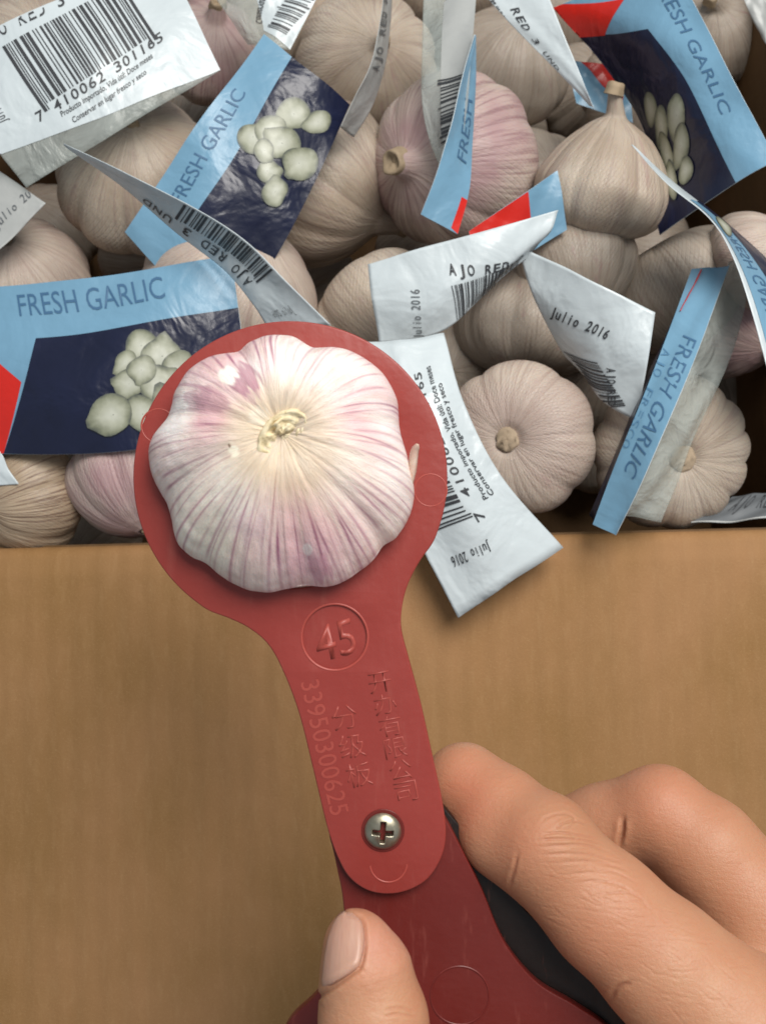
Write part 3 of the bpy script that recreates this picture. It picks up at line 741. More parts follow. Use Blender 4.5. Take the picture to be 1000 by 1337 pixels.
        return s.put(name, w_[:, 0], w_[:, 1], F, mat, level)
    def text(s, name, body, p0, p1, ptop, mat='ink', level=2, st=False, bold=.0, keep=None):
        mono = body.startswith(('AJO', 'Julio', '7 41'))
        me = text_mesh(body, 1, bold) if not mono else mono_mesh(body, bold); n = len(me.vertices); co = np.empty(n * 3); me.vertices.foreach_get('co', co); co = co.reshape(-1, 3)
        x0, x1 = co[:, 0].min(), co[:, 0].max(); cap = .70
        A, B, T_ = (s.conv(c, st) for c in (p0, p1, ptop))
        u = ((co[:, 0] - x0) / (x1 - x0))[:, None]; v = (co[:, 1] / cap)[:, None]
        w_ = A + (B - A) * u + (T_ - A) * v
        F = [tuple(p.vertices) for p in me.polygons]; bpy.data.meshes.remove(me)
        ok = (w_ > .003).all(1) & (w_ < .997).all(1)
        F = [f for f in F if all(ok[list(f)])]
        if not F: return None
        return s.put(name, w_[:, 0], w_[:, 1], F, mat, level, False)
    def barcode(s, p0, p1, ptop, seed=3, mat='ink', st=False, level=2, bars=30, long_guard=True):
        A, B, T_ = (s.conv(c, st) for c in (p0, p1, ptop)); rs = np.random.RandomState(seed)
        mods = []; x = 0
        for k in range(bars):
            wb = rs.choice([1, 1, 2, 3]); mods.append((x, wb, k in (0, 1, bars // 2, bars - 1, bars - 2))); x += wb + rs.choice([1, 1, 2, 2, 3])
        U, V, F = [], [], []
        for x0, wb, g in mods:
            base = len(U); lo = -.10 if g and long_guard else 0
            for tv in np.linspace(lo, 1, 7):
                for xx in (x0, x0 + wb):
                    q = A + (B - A) * (xx / x) + (T_ - A) * tv; U.append(q[0]); V.append(q[1])
            for r_ in range(6):
                f = (base + 2 * r_, base + 2 * r_ + 1, base + 2 * r_ + 3, base + 2 * r_ + 2)
                if all(.002 < U[i] < .998 and .002 < V[i] < .998 for i in f): F.append(f)
        if F: return tag(s.put('barcode', np.array(U), np.array(V), F, mat, level, False), kind='stuff')
    def blob(s, name, px, py, rx, ry, rot=0, mat='clove', level=2, lump=.20, seed=0, tip=0):
        c = s.st(px, py); ex = s.st(px + 6, py) - c; ey = s.st(px, py + 6) - c
        n, m = 26, 6; U, V = [], []
        a = np.linspace(0, 2 * np.pi, n, endpoint=False); ex, ey = ex.copy(), ey.copy(); wb = 1 + lump * pnoise1(a, 6, seed + 40) + tip * np.exp(-((((a - seed * 2.4 + np.pi) % (2 * np.pi)) - np.pi) / .28) ** 2)
        for r_ in np.linspace(0.02, 1, m):
            x = rx * r_ * wb * np.cos(a); y = ry * r_ * wb * np.sin(a)
            X = x * math.cos(rot) - y * math.sin(rot); Y = x * math.sin(rot) + y * math.cos(rot)
            q = c + np.outer(X / 6, ex) + np.outer(Y / 6, ey); U += list(q[:, 0]); V += list(q[:, 1])
        o = s.put(name, np.array(U), np.array(V), grid_faces(n, m, True), mat, level)
        rr_ = np.repeat(np.linspace(0.02, 1, m), n); set_vec(o, 'shade', np.stack([rr_, rr_, rr_], -1)); return o
    def garlic_print(s, blobs, rot=0, ratio=1.0, tips=True):
        for k, (x, y, r_) in enumerate(blobs):
            if 0: s.blob('printed_bulb', x, y, (r_ * 1.12 + 1.0), (r_ * 1.12 + 1.0) * ratio, rot, 'clovedark', 2 + k * .35, seed=k, tip=.35)
            s.blob('printed_bulb', x - .4, y - .4, r_ * 1.2, r_ * 1.2 * ratio, rot, 'clove', 2.2 + k * .35, seed=k, tip=.32)
            if 0: s.blob('printed_bulb', x - r_ * .15, y - r_ * .2, r_ * .66, r_ * .6 * ratio, rot, 'clovelight', 2.35 + k * .35, .3, seed=k + 3)

# big white barcode tag with clear film below, top left
t1 = Tag('barcode_tag', 'large white barcode tag on clear film in the top left corner',
         [[(-75, 70, 3.6), (70, 3, 4.0), (213, -62, 3.4)], [(-25, 165, 3.1), (118, 88, 3.7), (250, 12, 3.2)], [(35, 245, 2.2), (160, 168, 3.0), (288, 92, 2.6)]], 'film', seed=2)
t1.panel('white_label', [(-75, 70), (213, -62), (288, 92), (-8, 205)], 'white', 1)
t1.text('lettering', 'AJO RED 3 UND', (-20, 62), (136, -18), (-28, 46), bold=.01)
t1.barcode((55, 140), (203, 44), (4, 62), 5, bars=34)
t1.text('lettering', '7 410062 301165', (52, 160), (214, 53), (46, 148), bold=.015)
t1.text('lettering', 'Producto importado, Vida útil: Doce meses', (82, 153), (200, 76), (79, 146), bold=.01)
t1.text('lettering', 'Conservar en lugar fresco y seco', (97, 161), (192, 97), (94, 154), bold=.01)
t1.text('lettering', 'Julio 2016', (11, 158), (-12, 108), (0, 163), bold=.005)
t2 = Tag('date_tag', 'grey-white tag corner printed Julio, under the big barcode tag at the left edge',
         [[(-62, 180, 1.5), (60, 265, 2.0)], [(-135, 250, 1.0), (-8, 336, 1.6)]], 'greywhite', seed=3)
t2.text('lettering', 'Julio 2016', (-2, 300), (58, 240), (-9, 290), 'inkgrey', bold=.005)
# slanting blue and navy card
t3 = Tag('garlic_card', 'slanting blue and navy FRESH GARLIC card, left of the top centre',
         [[(163, 303, 1.6), (250, 175, 2.9), (345, 44, 3.2)], [(225, 370, .9), (320, 235, 2.5), (402, 92, 2.9)], [(300, 440, .0), (385, 290, 1.4), (458, 136, 1.9)]], seed=4, wob=.0009)
t3.panel('blue_panel', [(0, 0), (1, 0), (1, 1), (0, 1)], 'blue', 1, True)
t3.panel('navy_panel', [(252, 285), (383, 72), (458, 136), (300, 440)], 'navy', 1.6)
t3.text('lettering', 'FRESH GARLIC', (238, 268), (322, 122), (222, 259), 'inkblue', 2.2)
t3.garlic_print([(384, 150, 19), (415, 160, 15), (331, 180, 16), (352, 172, 18), (368, 188, 19), (349, 224, 13), (390, 214, 18), (359, 251, 14), (345, 198, 12)], .5)
# large card at the left
t5 = Tag('garlic_card', 'large flat FRESH GARLIC card with a red corner, at the left edge',
         [[(-70, 379, 2.2), (110, 363, 3.0), (303, 336, 3.0)], [(-60, 490, 1.9), (125, 478, 2.7), (318, 452, 2.7)], [(-50, 592, 1.0), (140, 591, 1.9), (332, 562, 2.2)]], seed=5, wob=.0010)
t5.panel('blue_panel', [(0, 0), (1, 0), (1, 1), (0, 1)], 'blue', 1, True)
t5.panel('navy_panel', [(48, 442), (318, 401), (334, 565), (6, 592)], 'navy', 1.6)
t5.panel('red_panel', [(-60, 420), (29, 499), (6, 592), (-50, 592)], 'red', 1.3)
t5.text('lettering', 'FRESH GARLIC', (27, 413), (217, 389), (23, 385), 'inkblue', 2.2)
t5.garlic_print([(186, 452, 19), (165, 474, 14), (213, 466, 23), (233, 484, 20), (170, 502, 17), (206, 503, 22), (186, 484, 15), (222, 530, 20), (188, 541, 20), (150, 542, 22)])
# thin edge-on ribbon tag
t4 = Tag('barcode_tag', 'white barcode tag standing almost edge-on, sharp tip above the large FRESH GARLIC card',
         [[(83, 188, 5.2), (165, 226, 5.4), (250, 269, 5.4), (322, 316, 5.2), (375, 368, 4.8), (432, 425, 4.2)],
          [(86, 191, 5.0), (155, 241, 3.9), (228, 303, 3.6), (292, 350, 3.6), (330, 396, 3.5), (352, 432, 3.2)]], seed=6, wob=.0003)
t4.barcode((.38, .52), (.74, .52), (.38, .03), 7, st=True, bars=30)
t4.text('lettering', 'AJO RED 3 UND', (.72, .62), (.28, .62), (.72, .86), st=True, bold=.01)
t4.text('lettering', 'Julio 2016', (.92, .35), (.92, .75), (.88, .35), 'inkgrey', st=True)
# small curled grey tag
t6 = Tag('date_tag', 'narrow grey curled tag pointing down beside the navy card at the top centre',
         [[(500, -20, 3.5), (497, 20, 3.6), (486, 80, 3.6), (464, 125, 3.2), (444, 166, 2.6)], [(512, -20, 1.6), (510, 25, 1.6), (503, 85, 1.6), (488, 135, 1.5), (461, 179, 1.4)]], 'greywhite', seed=7, wob=.0002)
t6.text('lettering', 'AJO RED 3', (.55, .55), (.12, .5), (.55, .1), 'inkgrey', st=True, bold=.02)
# folded tag, plastic + barcode + blue face
t7 = Tag('folded_tag', 'folded tag with clear film, barcode and bright blue face, at the top centre',
         [[(553, -15, 2.6), (551, 60, 3.0), (552, 130, 2.9), (560, 185, 2.4), (580, 232, 2.0)], [(622, -15, 3.4), (617, 55, 4.0), (612, 110, 4.0), (607, 165, 3.6), (604, 205, 3.0)]], 'film', seed=8, wob=.0005)
t7.panel('white_label', [(.06, .40), (.99, .40), (.99, 1), (.0, 1)], 'greywhite', .5, True)
t7.barcode((.80, .38), (.42, .40), (.80, .92), 9, st=True, bars=16)
t7f = Tag('blue_face', None, [[(619, 45, 4.3), (601, 110, 4.4), (588, 165, 4.2), (570, 225, 3.6), (549, 280, 3.0)], [(621, 46, 4.1), (619, 120, 3.3), (616, 190, 2.9), (612, 250, 2.7), (597, 306, 2.4)]], parent=t7, seed=9, wob=.0002)
t7f.panel('blue_panel', [(0, 0), (1, 0), (1, 1), (0, 1)], 'blue', 1, True)
t7f.panel('red_panel', [(.80, .82), (.985, .80), (.999, 1), (.80, 1)], 'red', 1.6, True)
t7f.text('lettering', 'FRESH', (.62, .80), (.30, .80), (.62, .42), 'inkblue', st=True)
t7b = Tag('card_corner', 'small blue corner with a red patch showing above the upper AJO RED 3 tag',
          [[(612, 302, 1.4), (670, 262, 1.9), (728, 222, 2.2)], [(625, 370, .6), (690, 330, .9), (740, 300, 1.3)]], seed=10)
t7b.panel('blue_panel', [(0, 0), (1, 0), (1, 1), (0, 1)], 'blue', 1, True)
t7b.panel('red_panel', [(612, 302), (689, 250), (695, 300), (625, 370)], 'red', 1.6)
# top right card
t12 = Tag('garlic_card', 'blue FRESH GARLIC card with long pale cloves on navy, in the top right',
          [[(868, -70, 4.5), (935, 62, 4.8), (1014, 210, 4.2)], [(790, -20, 3.2), (882, 98, 3.7), (948, 246, 3.2)], [(722, 10, 1.9), (832, 148, .9), (861, 307, .6)]], seed=11, wob=.0009)
t12.panel('blue_panel', [(0, 0), (1, 0), (1, 1), (0, 1)], 'blue', 1, True)
t12.panel('navy_panel', [(846, 38), (961, 240), (861, 307), (735, 45)], 'navy', 1.6)
t12.panel('red_panel', [(720, 5), (816, -2), (790, 46), (735, 50)], 'red', 1.9)
t12.text('lettering', 'FRESH GARLIC', (851, -22), (941, 150), (869, -32), 'inkblue', 2.2)
for k, (x, y, a_, b_, r_) in enumerate([(850, 142, 9, 24, -.15), (864, 165, 10, 30, -.1), (884, 150, 12, 34, .0), (872, 200, 9, 28, -.25), (890, 190, 10, 32, .05), (896, 222, 9, 20, .2), (878, 236, 7, 26, -.1)]):
    t12.blob('printed_clove', x, y, a_, b_, r_, 'clove', 2.2 + k * .4, seed=k)
t12b = Tag('card_corner', 'red card end with a thin blue border poking out left of the navy cloves card',
           [[(738, 78, .2), (818, 88, .2)], [(752, 135, -.4), (826, 160, -.4)]], seed=12)
t12b.panel('blue_panel', [(0, 0), (1, 0), (1, 1), (0, 1)], 'blue', 1, True)
t12b.panel('red_panel', [(757, 80), (818, 88), (812, 138), (786, 112)], 'red', 1.6)
# pointed white tag at the top
t13 = Tag('name_tag', 'pointed white tag reading RED 3 hanging from the top edge, right of centre',
          [[(700, -45, 3.4), (733, 38, 3.2), (755, 92, 2.9), (775, 141, 2.6)], [(612, -30, 2.6), (665, 30, 2.6), (718, 84, 2.5), (770, 138, 2.4)]], seed=13, wob=.0002)
t13.text('lettering', 'AJO RED 3 UND', (640, -32), (728, 92), (653, -38), bold=.01)
t13.barcode((617, -25), (662, 30), (628, -28), 14, bars=18, long_guard=False)
# scrap at the top
t15 = Tag('barcode_tag', 'torn-looking white barcode scrap on clear film at the top edge, above the slanting blue card',
          [[(255, -40, 2.0), (345, -45, 2.5), (432, -38, 2.2)], [(325, 58, 1.2), (350, 60, 1.7), (379, 66, 1.6)]], 'film', seed=14)
t15.panel('white_label', [(325, -45), (432, -38), (379, 66), (345, 40)], 'white', 1)
t15.barcode((352, 36), (392, -20), (374, 46), 16, bars=16)
t15.text('lettering', 'Conservar en lugar', (335, 30), (352, -28), (343, 32), st=False, bold=.01)
t16 = Tag('film_scrap', 'dull grey piece of film in the top right corner', [[(962, -20, 2.2), (1020, -25, 2.4)], [(988, 40, 1.6), (1025, 90, 1.7)]], 'greywhite', 'film scrap', None, seed=15)
# far-right curved tag
t14 = Tag('garlic_card', 'steeply curved card with white rim and blue strip, at the right edge',
          [[(824, 189, 5.0), (870, 238, 5.1), (924, 284, 5.0), (955, 334, 4.9), (979, 402, 4.8), (1006, 500, 4.4)],
           [(826, 190, 4.9), (882, 240, 3.5), (946, 290, 2.9), (1005, 345, 2.7), (1065, 420, 2.8), (1110, 510, 2.8)]], seed=16, wob=.0002)
t14.panel('blue_panel', [(.30, .12), (1, .06), (1, .60), (.30, .60)], 'blue', 1, True)
t14.panel('navy_panel', [(.30, .60), (1, .52), (1, 1), (.30, 1)], 'navy', 1.5, True)
t14.text('lettering', 'FRESH GARLIC', (.48, .48), (.88, .42), (.48, .24), 'inkblue', st=True)
t14.blob('printed_bulb', 944, 296, 5, 14, -.6, 'clove', 2.4)
# hanging blue strip with film
t11f = Tag('blue_strip_tag', 'long blue FRESH GARLIC strip with clear film, hanging over the front edge at the right',
           [[(903, 352, 2.6), (868, 445, 3.3), (822, 560, 3.0), (774, 685, 1.7)], [(952, 347, 3.3), (906, 470, 3.9), (852, 598, 3.6), (804, 699, 2.2)]], seed=17, wob=.0003)
t11f.panel('blue_panel', [(0, 0), (1, 0), (1, 1), (0, 1)], 'blue', 1, True)
t11f.text('lettering', 'FRESH GARLIC', (892, 438), (815, 614), (910, 446), 'inkblue', 2)
t11f.text('lettering', 'AJO FRESCO', (866, 455), (812, 582), (876, 459), 'inkfaint', 2)
t11n = Tag('navy_fold', None, [[(914, 350, 2.3), (880, 430, 2.4), (842, 500, 2.2), (800, 600, 1.6), (772, 668, 1.0)], [(905, 352, 2.5), (866, 446, 3.1), (833, 530, 3.0), (806, 600, 2.6), (776, 680, 1.6)]][::-1], 'navy', parent=t11f, seed=18, wob=.0001)
Tag('navy_fold', None, [[(872, 432, 2.0), (838, 505, 1.9), (806, 585, 1.5), (769, 672, .8)], [(880, 432, 2.8), (845, 510, 2.6), (815, 590, 2.3), (779, 684, 1.5)]], 'navy', parent=t11f, seed=18, wob=.0001)
Tag('red_fold', None, [[(911, 352, 2.4), (881, 410, 2.7)], [(916, 352, 3.0), (888, 406, 3.3)]], 'red', parent=t11f, seed=18, wob=.0001)
Tag('clear_film', None, [[(950, 342, 3.0), (907, 465, 3.4), (853, 596, 3.0), (812, 672, 2.0)], [(990, 325, 2.2), (952, 465, 2.4), (902, 585, 2.0), (862, 682, 1.2)]], 'film', parent=t11f, seed=19)
# small corner at the left edge
Tag('tag_corner', 'plain white tag corner under the red patch at the left edge', [[(-70, 560, 1.2), (-2, 588, 1.4)], [(-80, 640, .8), (25, 632, 1.2)]], seed=20)
# upper white tag
t8 = Tag('name_tag', 'curved white tag reading AJO RED 3 UND with a barcode, right of the gauge ring',
         [[(480, 345, 2.9), (560, 321, 3.6), (645, 298, 4.0), (729, 274, 3.8)], [(487, 398, 2.6), (565, 385, 3.2), (640, 352, 3.5), (716, 305, 3.5)], [(495, 448, 1.9), (566, 437, 2.2), (622, 396, 2.6), (690, 334, 3.0)]], seed=21)
t8.text('lettering', 'AJO RED 3 UND', (587, 359), (712, 320), (584, 344), bold=.02)
t8.barcode((596, 417), (668, 378), (589, 373), 22, bars=28, long_guard=False)
t8.text('lettering', 'Julio 2016', (551, 440), (548, 378), (540, 440), 'inkgrey', bold=.005)
# Julio tag
t9 = Tag('date_tag', 'white tag reading Julio 2016 with its point under the AJO RED 3 tag',
         [[(676, 321, 3.0), (765, 363, 3.9), (855, 408, 3.8)], [(700, 398, 2.3), (778, 436, 3.1), (844, 480, 3.1)], [(740, 468, .9), (788, 524, 1.6), (831, 549, 2.0)]], seed=22)
t9.text('lettering', 'Julio 2016', (719, 412), (791, 443), (723, 400), bold=.02)
t9.barcode((736, 458), (782, 530), (780, 473), 24, bars=18, long_guard=False)
t9.text('lettering', 'AJO RED 3', (792, 480), (797, 540), (804, 481), bold=.02)
# lowest white tag over the edge of the carton
t10 = Tag('barcode_tag', 'long white barcode tag lying over the folded cardboard edge, lowest of all the tags',
          [[(470, 449, 2.9), (522, 443, 3.3), (578, 437, 2.9)], [(482, 560, 2.9), (545, 541, 3.6), (605, 524, 3.2)], [(523, 660, 2.2), (592, 636, 2.9), (655, 622, 2.5)], [(598, 807, 1.0), (668, 759, 1.5), (736, 715, 1.2)]], seed=23, wob=.0007)
t10.barcode((613, 676), (540, 510), (572, 692), 26, bars=32)
t10.text('lettering', '7 410062 301165', (634, 677), (549, 486), (624, 682), bold=.008)
t10.text('lettering', 'Producto importado, Vida útil: Doce meses', (637, 650), (561, 478), (631, 653), bold=.01)
t10.text('lettering', 'Conservar en lugar fresco y seco', (645, 645), (576, 500), (639, 648), bold=.01)
t10.text('lettering', 'Julio 2016', (637, 707), (588, 727), (642, 719), bold=.008)
# clear film scrap lying along the inside of the front edge
ts = Tag('film_scrap', 'dark crumpled strip of clear film lying along the inner front edge at the right',
         [[(955, 648, -.9), (1030, 640, -.9)], [(900, 684, -.3), (1030, 676, -.3)]], 'inkgrey', 'film scrap', None, seed=24)
ts.panel('pale_edge', [(0, .95), (1, .95), (1, 1), (0, 1)], 'greywhite', 1, True, (20, 3))
ts.text('lettering', 'AJO RED 3', (.25, .6), (.98, .55), (.25, .1), 'ink', st=True)
#==PART4==
# ------------------------------------------------------------------ the hand: one continuous skin grown from a distance field
def J(px, py, dep, rpx):                         # joint seen at a place of the photo, at a distance, radius in photo pixels
    d = dep; return np.array([(px - CX) / FPX * d, (CY - py) / FPX * d, -d, rpx * d / FPX])
index = [J(980, 1370, .196, 112), J(868, 1262, .200, 84), J(790, 1190, .203, 76), J(708, 1110, .207, 67), J(655, 1062, .213, 58), J(606, 1024, .219, 54)]
middle = [J(1130, 1290, .214, 95), J(985, 1185, .222, 78), J(920, 1110, .226, 68), J(862, 1062, .230, 60), J(790, 1082, .236, 56), J(715, 1105, .240, 52), J(660, 1120, .240, 48)]
ring_ = [J(1150, 1400, .232, 88), J(960, 1290, .250, 68), J(880, 1230, .252, 60), J(800, 1235, .250, 54), J(730, 1250, .244, 48)]
pinky = [J(1130, 1520, .235, 80), J(960, 1410, .252, 56), J(890, 1360, .252, 50), J(820, 1360, .246, 44)]
thumb = [J(1000, 1640, .190, 130), J(760, 1640, .180, 100), J(560, 1520, .178, 76), J(500, 1420, .180, 72), J(487, 1330, .181, 69), J(477, 1268, .182, 58), J(466, 1232, .183, 43)]
palm = [J(1010, 1400, .205, 120), J(1180, 1560, .205, 160), J(1060, 1640, .200, 150), J(1330, 1760, .215, 150)]
lo = np.array([-.0185, -.158, -.262]); hi = np.array([.135, -.038, -.160]); h = .00055
nx, ny, nz = [int(q) for q in np.ceil((hi - lo) / h)]
gx = (lo[0] + h * np.arange(nx)).astype(np.float32)[:, None, None]; gy = (lo[1] + h * np.arange(ny)).astype(np.float32)[None, :, None]; gz = (lo[2] + h * np.arange(nz)).astype(np.float32)[None, None, :]
def caps(chain):
    out = None
    for a, b in zip(chain[:-1], chain[1:]):
        ab = (b - a)[:3].astype(np.float32); L2 = float(ab @ ab); a32 = a.astype(np.float32)
        t = ((gx - a32[0]) * ab[0] + (gy - a32[1]) * ab[1] + (gz - a32[2]) * ab[2]) / L2; np.clip(t, 0, 1, out=t)
        d = np.sqrt((gx - a32[0] - t * ab[0]) ** 2 + (gy - a32[1] - t * ab[1]) ** 2 + (gz - a32[2] - t * ab[2]) ** 2) - (a32[3] + t * (b[3] - a[3]).astype(np.float32))
        out = d if out is None else smin(out, d, .0022)
    return out
def smin(a, b, k):
    hh = np.clip(k - np.abs(a - b), 0, None) / k
    return np.minimum(a, b) - hh * hh * np.float32(k * .25)
vol = caps(index)
# the finger joint is a little wider than the finger, the pad fuller
def ball(j): return np.sqrt((gx - j[0]) ** 2 + (gy - j[1]) ** 2 + (gz - j[2]) ** 2).astype(np.float32) - np.float32(j[3])
vol = smin(vol, ball(J(712, 1100, .2035, 52)), .006)
vol = smin(vol, ball(J(641, 1102, .209, 30)), .007)
vol = smin(vol, caps(middle), .0016)
vol = smin(vol, caps(ring_), .0020)
vol = smin(vol, caps(pinky), .0020)
vol = smin(vol, caps(palm), .012)
vol = smin(vol, caps(thumb), .007)
def surface_nets(vol, lo, h):
    s = vol < 0; nx, ny, nz = vol.shape
    cnt = np.zeros((nx - 1, ny - 1, nz - 1), np.uint8)
    for i in (0, 1):
        for j in (0, 1):
            for k in (0, 1): cnt += s[i:nx - 1 + i, j:ny - 1 + j, k:nz - 1 + k]
    act = (cnt > 0) & (cnt < 8); ids = np.argwhere(act); idx = -np.ones(act.shape, np.int32); idx[act] = np.arange(len(ids))
    acc = np.zeros((len(ids), 3)); n = np.zeros(len(ids))
    cs = [(i, j, k) for i in (0, 1) for j in (0, 1) for k in (0, 1)]
    for a in cs:
        for ax_ in range(3):
            if a[ax_]: continue
            b = list(a); b[ax_] = 1
            va = vol[ids[:, 0] + a[0], ids[:, 1] + a[1], ids[:, 2] + a[2]]; vb = vol[ids[:, 0] + b[0], ids[:, 1] + b[1], ids[:, 2] + b[2]]
            m = (va < 0) != (vb < 0); t = np.where(m, va / np.where(m, va - vb, 1), 0)
            p = np.array(a, float)[None].repeat(len(ids), 0); p[:, ax_] += t
            acc[m] += p[m]; n[m] += 1
    V = lo + h * (ids + acc / n[:, None]); F = []
    for ax_ in range(3):
        sl0 = [slice(None)] * 3; sl1 = [slice(None)] * 3; sl0[ax_] = slice(0, -1); sl1[ax_] = slice(1, None)
        A = s[tuple(sl0)]; B = s[tuple(sl1)]; e = np.argwhere(A != B)
        o1, o2 = (ax_ + 1) % 3, (ax_ + 2) % 3
        ok = (e[:, o1] > 0) & (e[:, o2] > 0) & (e[:, o1] < vol.shape[o1] - 1) & (e[:, o2] < vol.shape[o2] - 1); e = e[ok]
        inside = A[e[:, 0], e[:, 1], e[:, 2]]
        q = []
        for d1, d2 in ((0, 0), (1, 0), (1, 1), (0, 1)):
            c = e.copy(); c[:, o1] -= d1; c[:, o2] -= d2; q.append(idx[c[:, 0], c[:, 1], c[:, 2]])
        q = np.stack(q, 1); q[~inside] = q[~inside][:, ::-1]; F.append(q)
    return V, np.vstack(F)
V, F = surface_nets(vol, lo, h)
del vol
F = F[(F >= 0).all(1)]
# smooth out the grid
def neighbours_smooth(V, F, it, lam=.5):
    e = np.vstack([F[:, [0, 1]], F[:, [1, 2]], F[:, [2, 3]], F[:, [3, 0]]]); e = np.vstack([e, e[:, ::-1]]); n = np.bincount(e[:, 0], minlength=len(V))[:, None]
    for _ in range(it):
        acc = np.stack([np.bincount(e[:, 0], V[e[:, 1], c], len(V)) for c in range(3)], 1); V = V * (1 - lam) + lam * acc / np.maximum(n, 1)
    return V
V = neighbours_smooth(V, F, 6)
def vnormals(V, F):
    fn = np.cross(V[F[:, 2]] - V[F[:, 0]], V[F[:, 3]] - V[F[:, 1]]); N = np.zeros_like(V)
    for k in range(4):
        for c in range(3): N[:, c] += np.bincount(F[:, k], fn[:, c], len(V))
    return N / (np.linalg.norm(N, axis=1)[:, None] + 1e-12)
# finer skin where creases are pressed in
px_ = CX + V[:, 0] / -V[:, 2] * FPX; py_ = CY - V[:, 1] / -V[:, 2] * FPX; fc = F.mean(1) * 0
fx, fy, fd = px_[F].mean(1), py_[F].mean(1), -V[:, 2][F].mean(1)
sel = ((fx > 560) & (fx < 960) & (fy > 1000) & (fy < 1337) & (fd < .216)) | ((fx > 395) & (fx < 575) & (fy > 1170) & (fy < 1345) & (fd < .186))
Fs, Fk = F[sel], F[~sel]; n0 = len(V)
E = np.sort(np.stack([Fs, np.roll(Fs, -1, 1)], -1).reshape(-1, 2), 1); key = E[:, 0].astype(np.int64) * n0 + E[:, 1]
uk, inv = np.unique(key, return_inverse=True); mid = (V[uk // n0] + V[uk % n0]) / 2; inv = inv.reshape(-1, 4) + n0
cen = V[Fs].mean(1); ci = n0 + len(uk) + np.arange(len(Fs)); V = np.vstack([V, mid, cen])
F = np.vstack([Fk] + [np.stack([Fs[:, k], inv[:, k], ci, inv[:, (k + 3) % 4]], 1) for k in range(4)])
N = vnormals(V, F)
if (N * (V - V.mean(0))).sum() < 0: F = F[:, ::-1].copy(); N = -N
sxp = CX + V[:, 0] / -V[:, 2] * FPX; syp = CY - V[:, 1] / -V[:, 2] * FPX; dv = -V[:, 2]
tint = np.zeros(len(V))
isidx = (dv < .2165) & (sxp > 520)
def crease(pts, w_, deep, mask=None, n=40, f0=.25):
    """press a line into the skin"""
    global V
    c = catmull(pts, n); m0 = mask if mask is not None else isidx
    bb = m0 & (sxp > c[:, 0].min() - 20) & (sxp < c[:, 0].max() + 20) & (syp > c[:, 1].min() - 20) & (syp < c[:, 1].max() + 20)
    I = np.where(bb)[0]
    if not len(I): return
    d2 = np.full(len(I), 1e9); at = np.zeros(len(I))
    for k in range(n - 1):
        a, b = c[k], c[k + 1]; ab = b - a; t = np.clip(((sxp[I] - a[0]) * ab[0] + (syp[I] - a[1]) * ab[1]) / (ab @ ab + 1e-9), 0, 1)
        d = (sxp[I] - a[0] - t * ab[0]) ** 2 + (syp[I] - a[1] - t * ab[1]) ** 2; m = d < d2; d2[m] = d[m]; at[m] = (k + t[m]) / (n - 1)
    fade = np.clip(np.minimum(at, 1 - at) / f0, 0, 1); fade = fade * fade * (3 - 2 * fade)
    g = np.exp(-d2 / w_ ** 2) - .45 * np.exp(-d2 / (w_ * 2.3) ** 2)
    V[I] -= N[I] * (deep * g * (.15 + .85 * fade))[:, None]
    tint[I] = np.maximum(tint[I], np.clip(g, 0, 1) * fade * min(1, deep / .0004))
# knuckle wrinkles on the index finger
for k, (y0, x0, x1, dp) in enumerate([(1088, 702, 782, .00045), (1096, 694, 790, .0005), (1105, 696, 800, .00035), (1114, 706, 812, .0003), (1124, 720, 822, .00028), (1136, 740, 832, .00025), (1147, 752, 830, .0003), (1160, 775, 850, .0003), (1172, 790, 860, .0002)]):
    yy = y0 + .08 * (x0 - 700)
    crease([(x0, yy + 2), ((2 * x0 + x1) / 3, yy - 1 + k % 2), ((x0 + 2 * x1) / 3, yy + 3 - 2 * (k % 3)), (x1, yy + 7 + k * 1.5)], 2.0, dp * .8)
crease([(702, 1078), (716, 1066), (738, 1062), (750, 1070), (742, 1080), (722, 1082)], 2.0, .00022)
crease([(722, 1086), (735, 1075), (752, 1072), (770, 1078)], 2.0, .00035)
crease([(813, 1066), (812, 1086), (806, 1112)], 3.6, .0018, (~isidx) & (dv < .235), f0=.35)
crease([(664, 1160), (668, 1145), (672, 1130), (676, 1112)], 3, .0004)
crease([(795, 1305), (806, 1290), (826, 1282)], 4, .0006)
for k in range(90):                              # fine cross lines
    x = rng.uniform(700, 960); y = 1120 + (x - 700) * .72 + rng.uniform(-45, 75); L = rng.uniform(18, 55); a = rng.uniform(-.1, .9)
    crease([(x, y), (x + L / 2 * math.cos(a), y + L / 2 * math.sin(a) + rng.uniform(-3, 3)), (x + L * math.cos(a), y + L * math.sin(a))], 1.5, rng.uniform(.00004, .00013), n=10)
isth = (dv < .186) & (sxp < 640)
nailR = [(449, 1193), (462, 1196), (473, 1204), (476, 1226), (474, 1248), (469, 1265)]
crease(nailR, 3.5, .0009, isth, f0=.02)
crease([(470, 1263), (452, 1276), (432, 1290), (414, 1303)], 4.5, .0009, isth, f0=.02)
for yy in (1322, 1330): crease([(500, yy - 2), (520, yy - 6), (545, yy - 1)], 2.5, .0003, isth)
N = vnormals(V, F)
hand = mesh_obj('hand', V, F, None)
hm4 = Matrix((RT, UP, -FW)).transposed().to_4x4(); hm4.translation = C0
hand.matrix_world = hm4
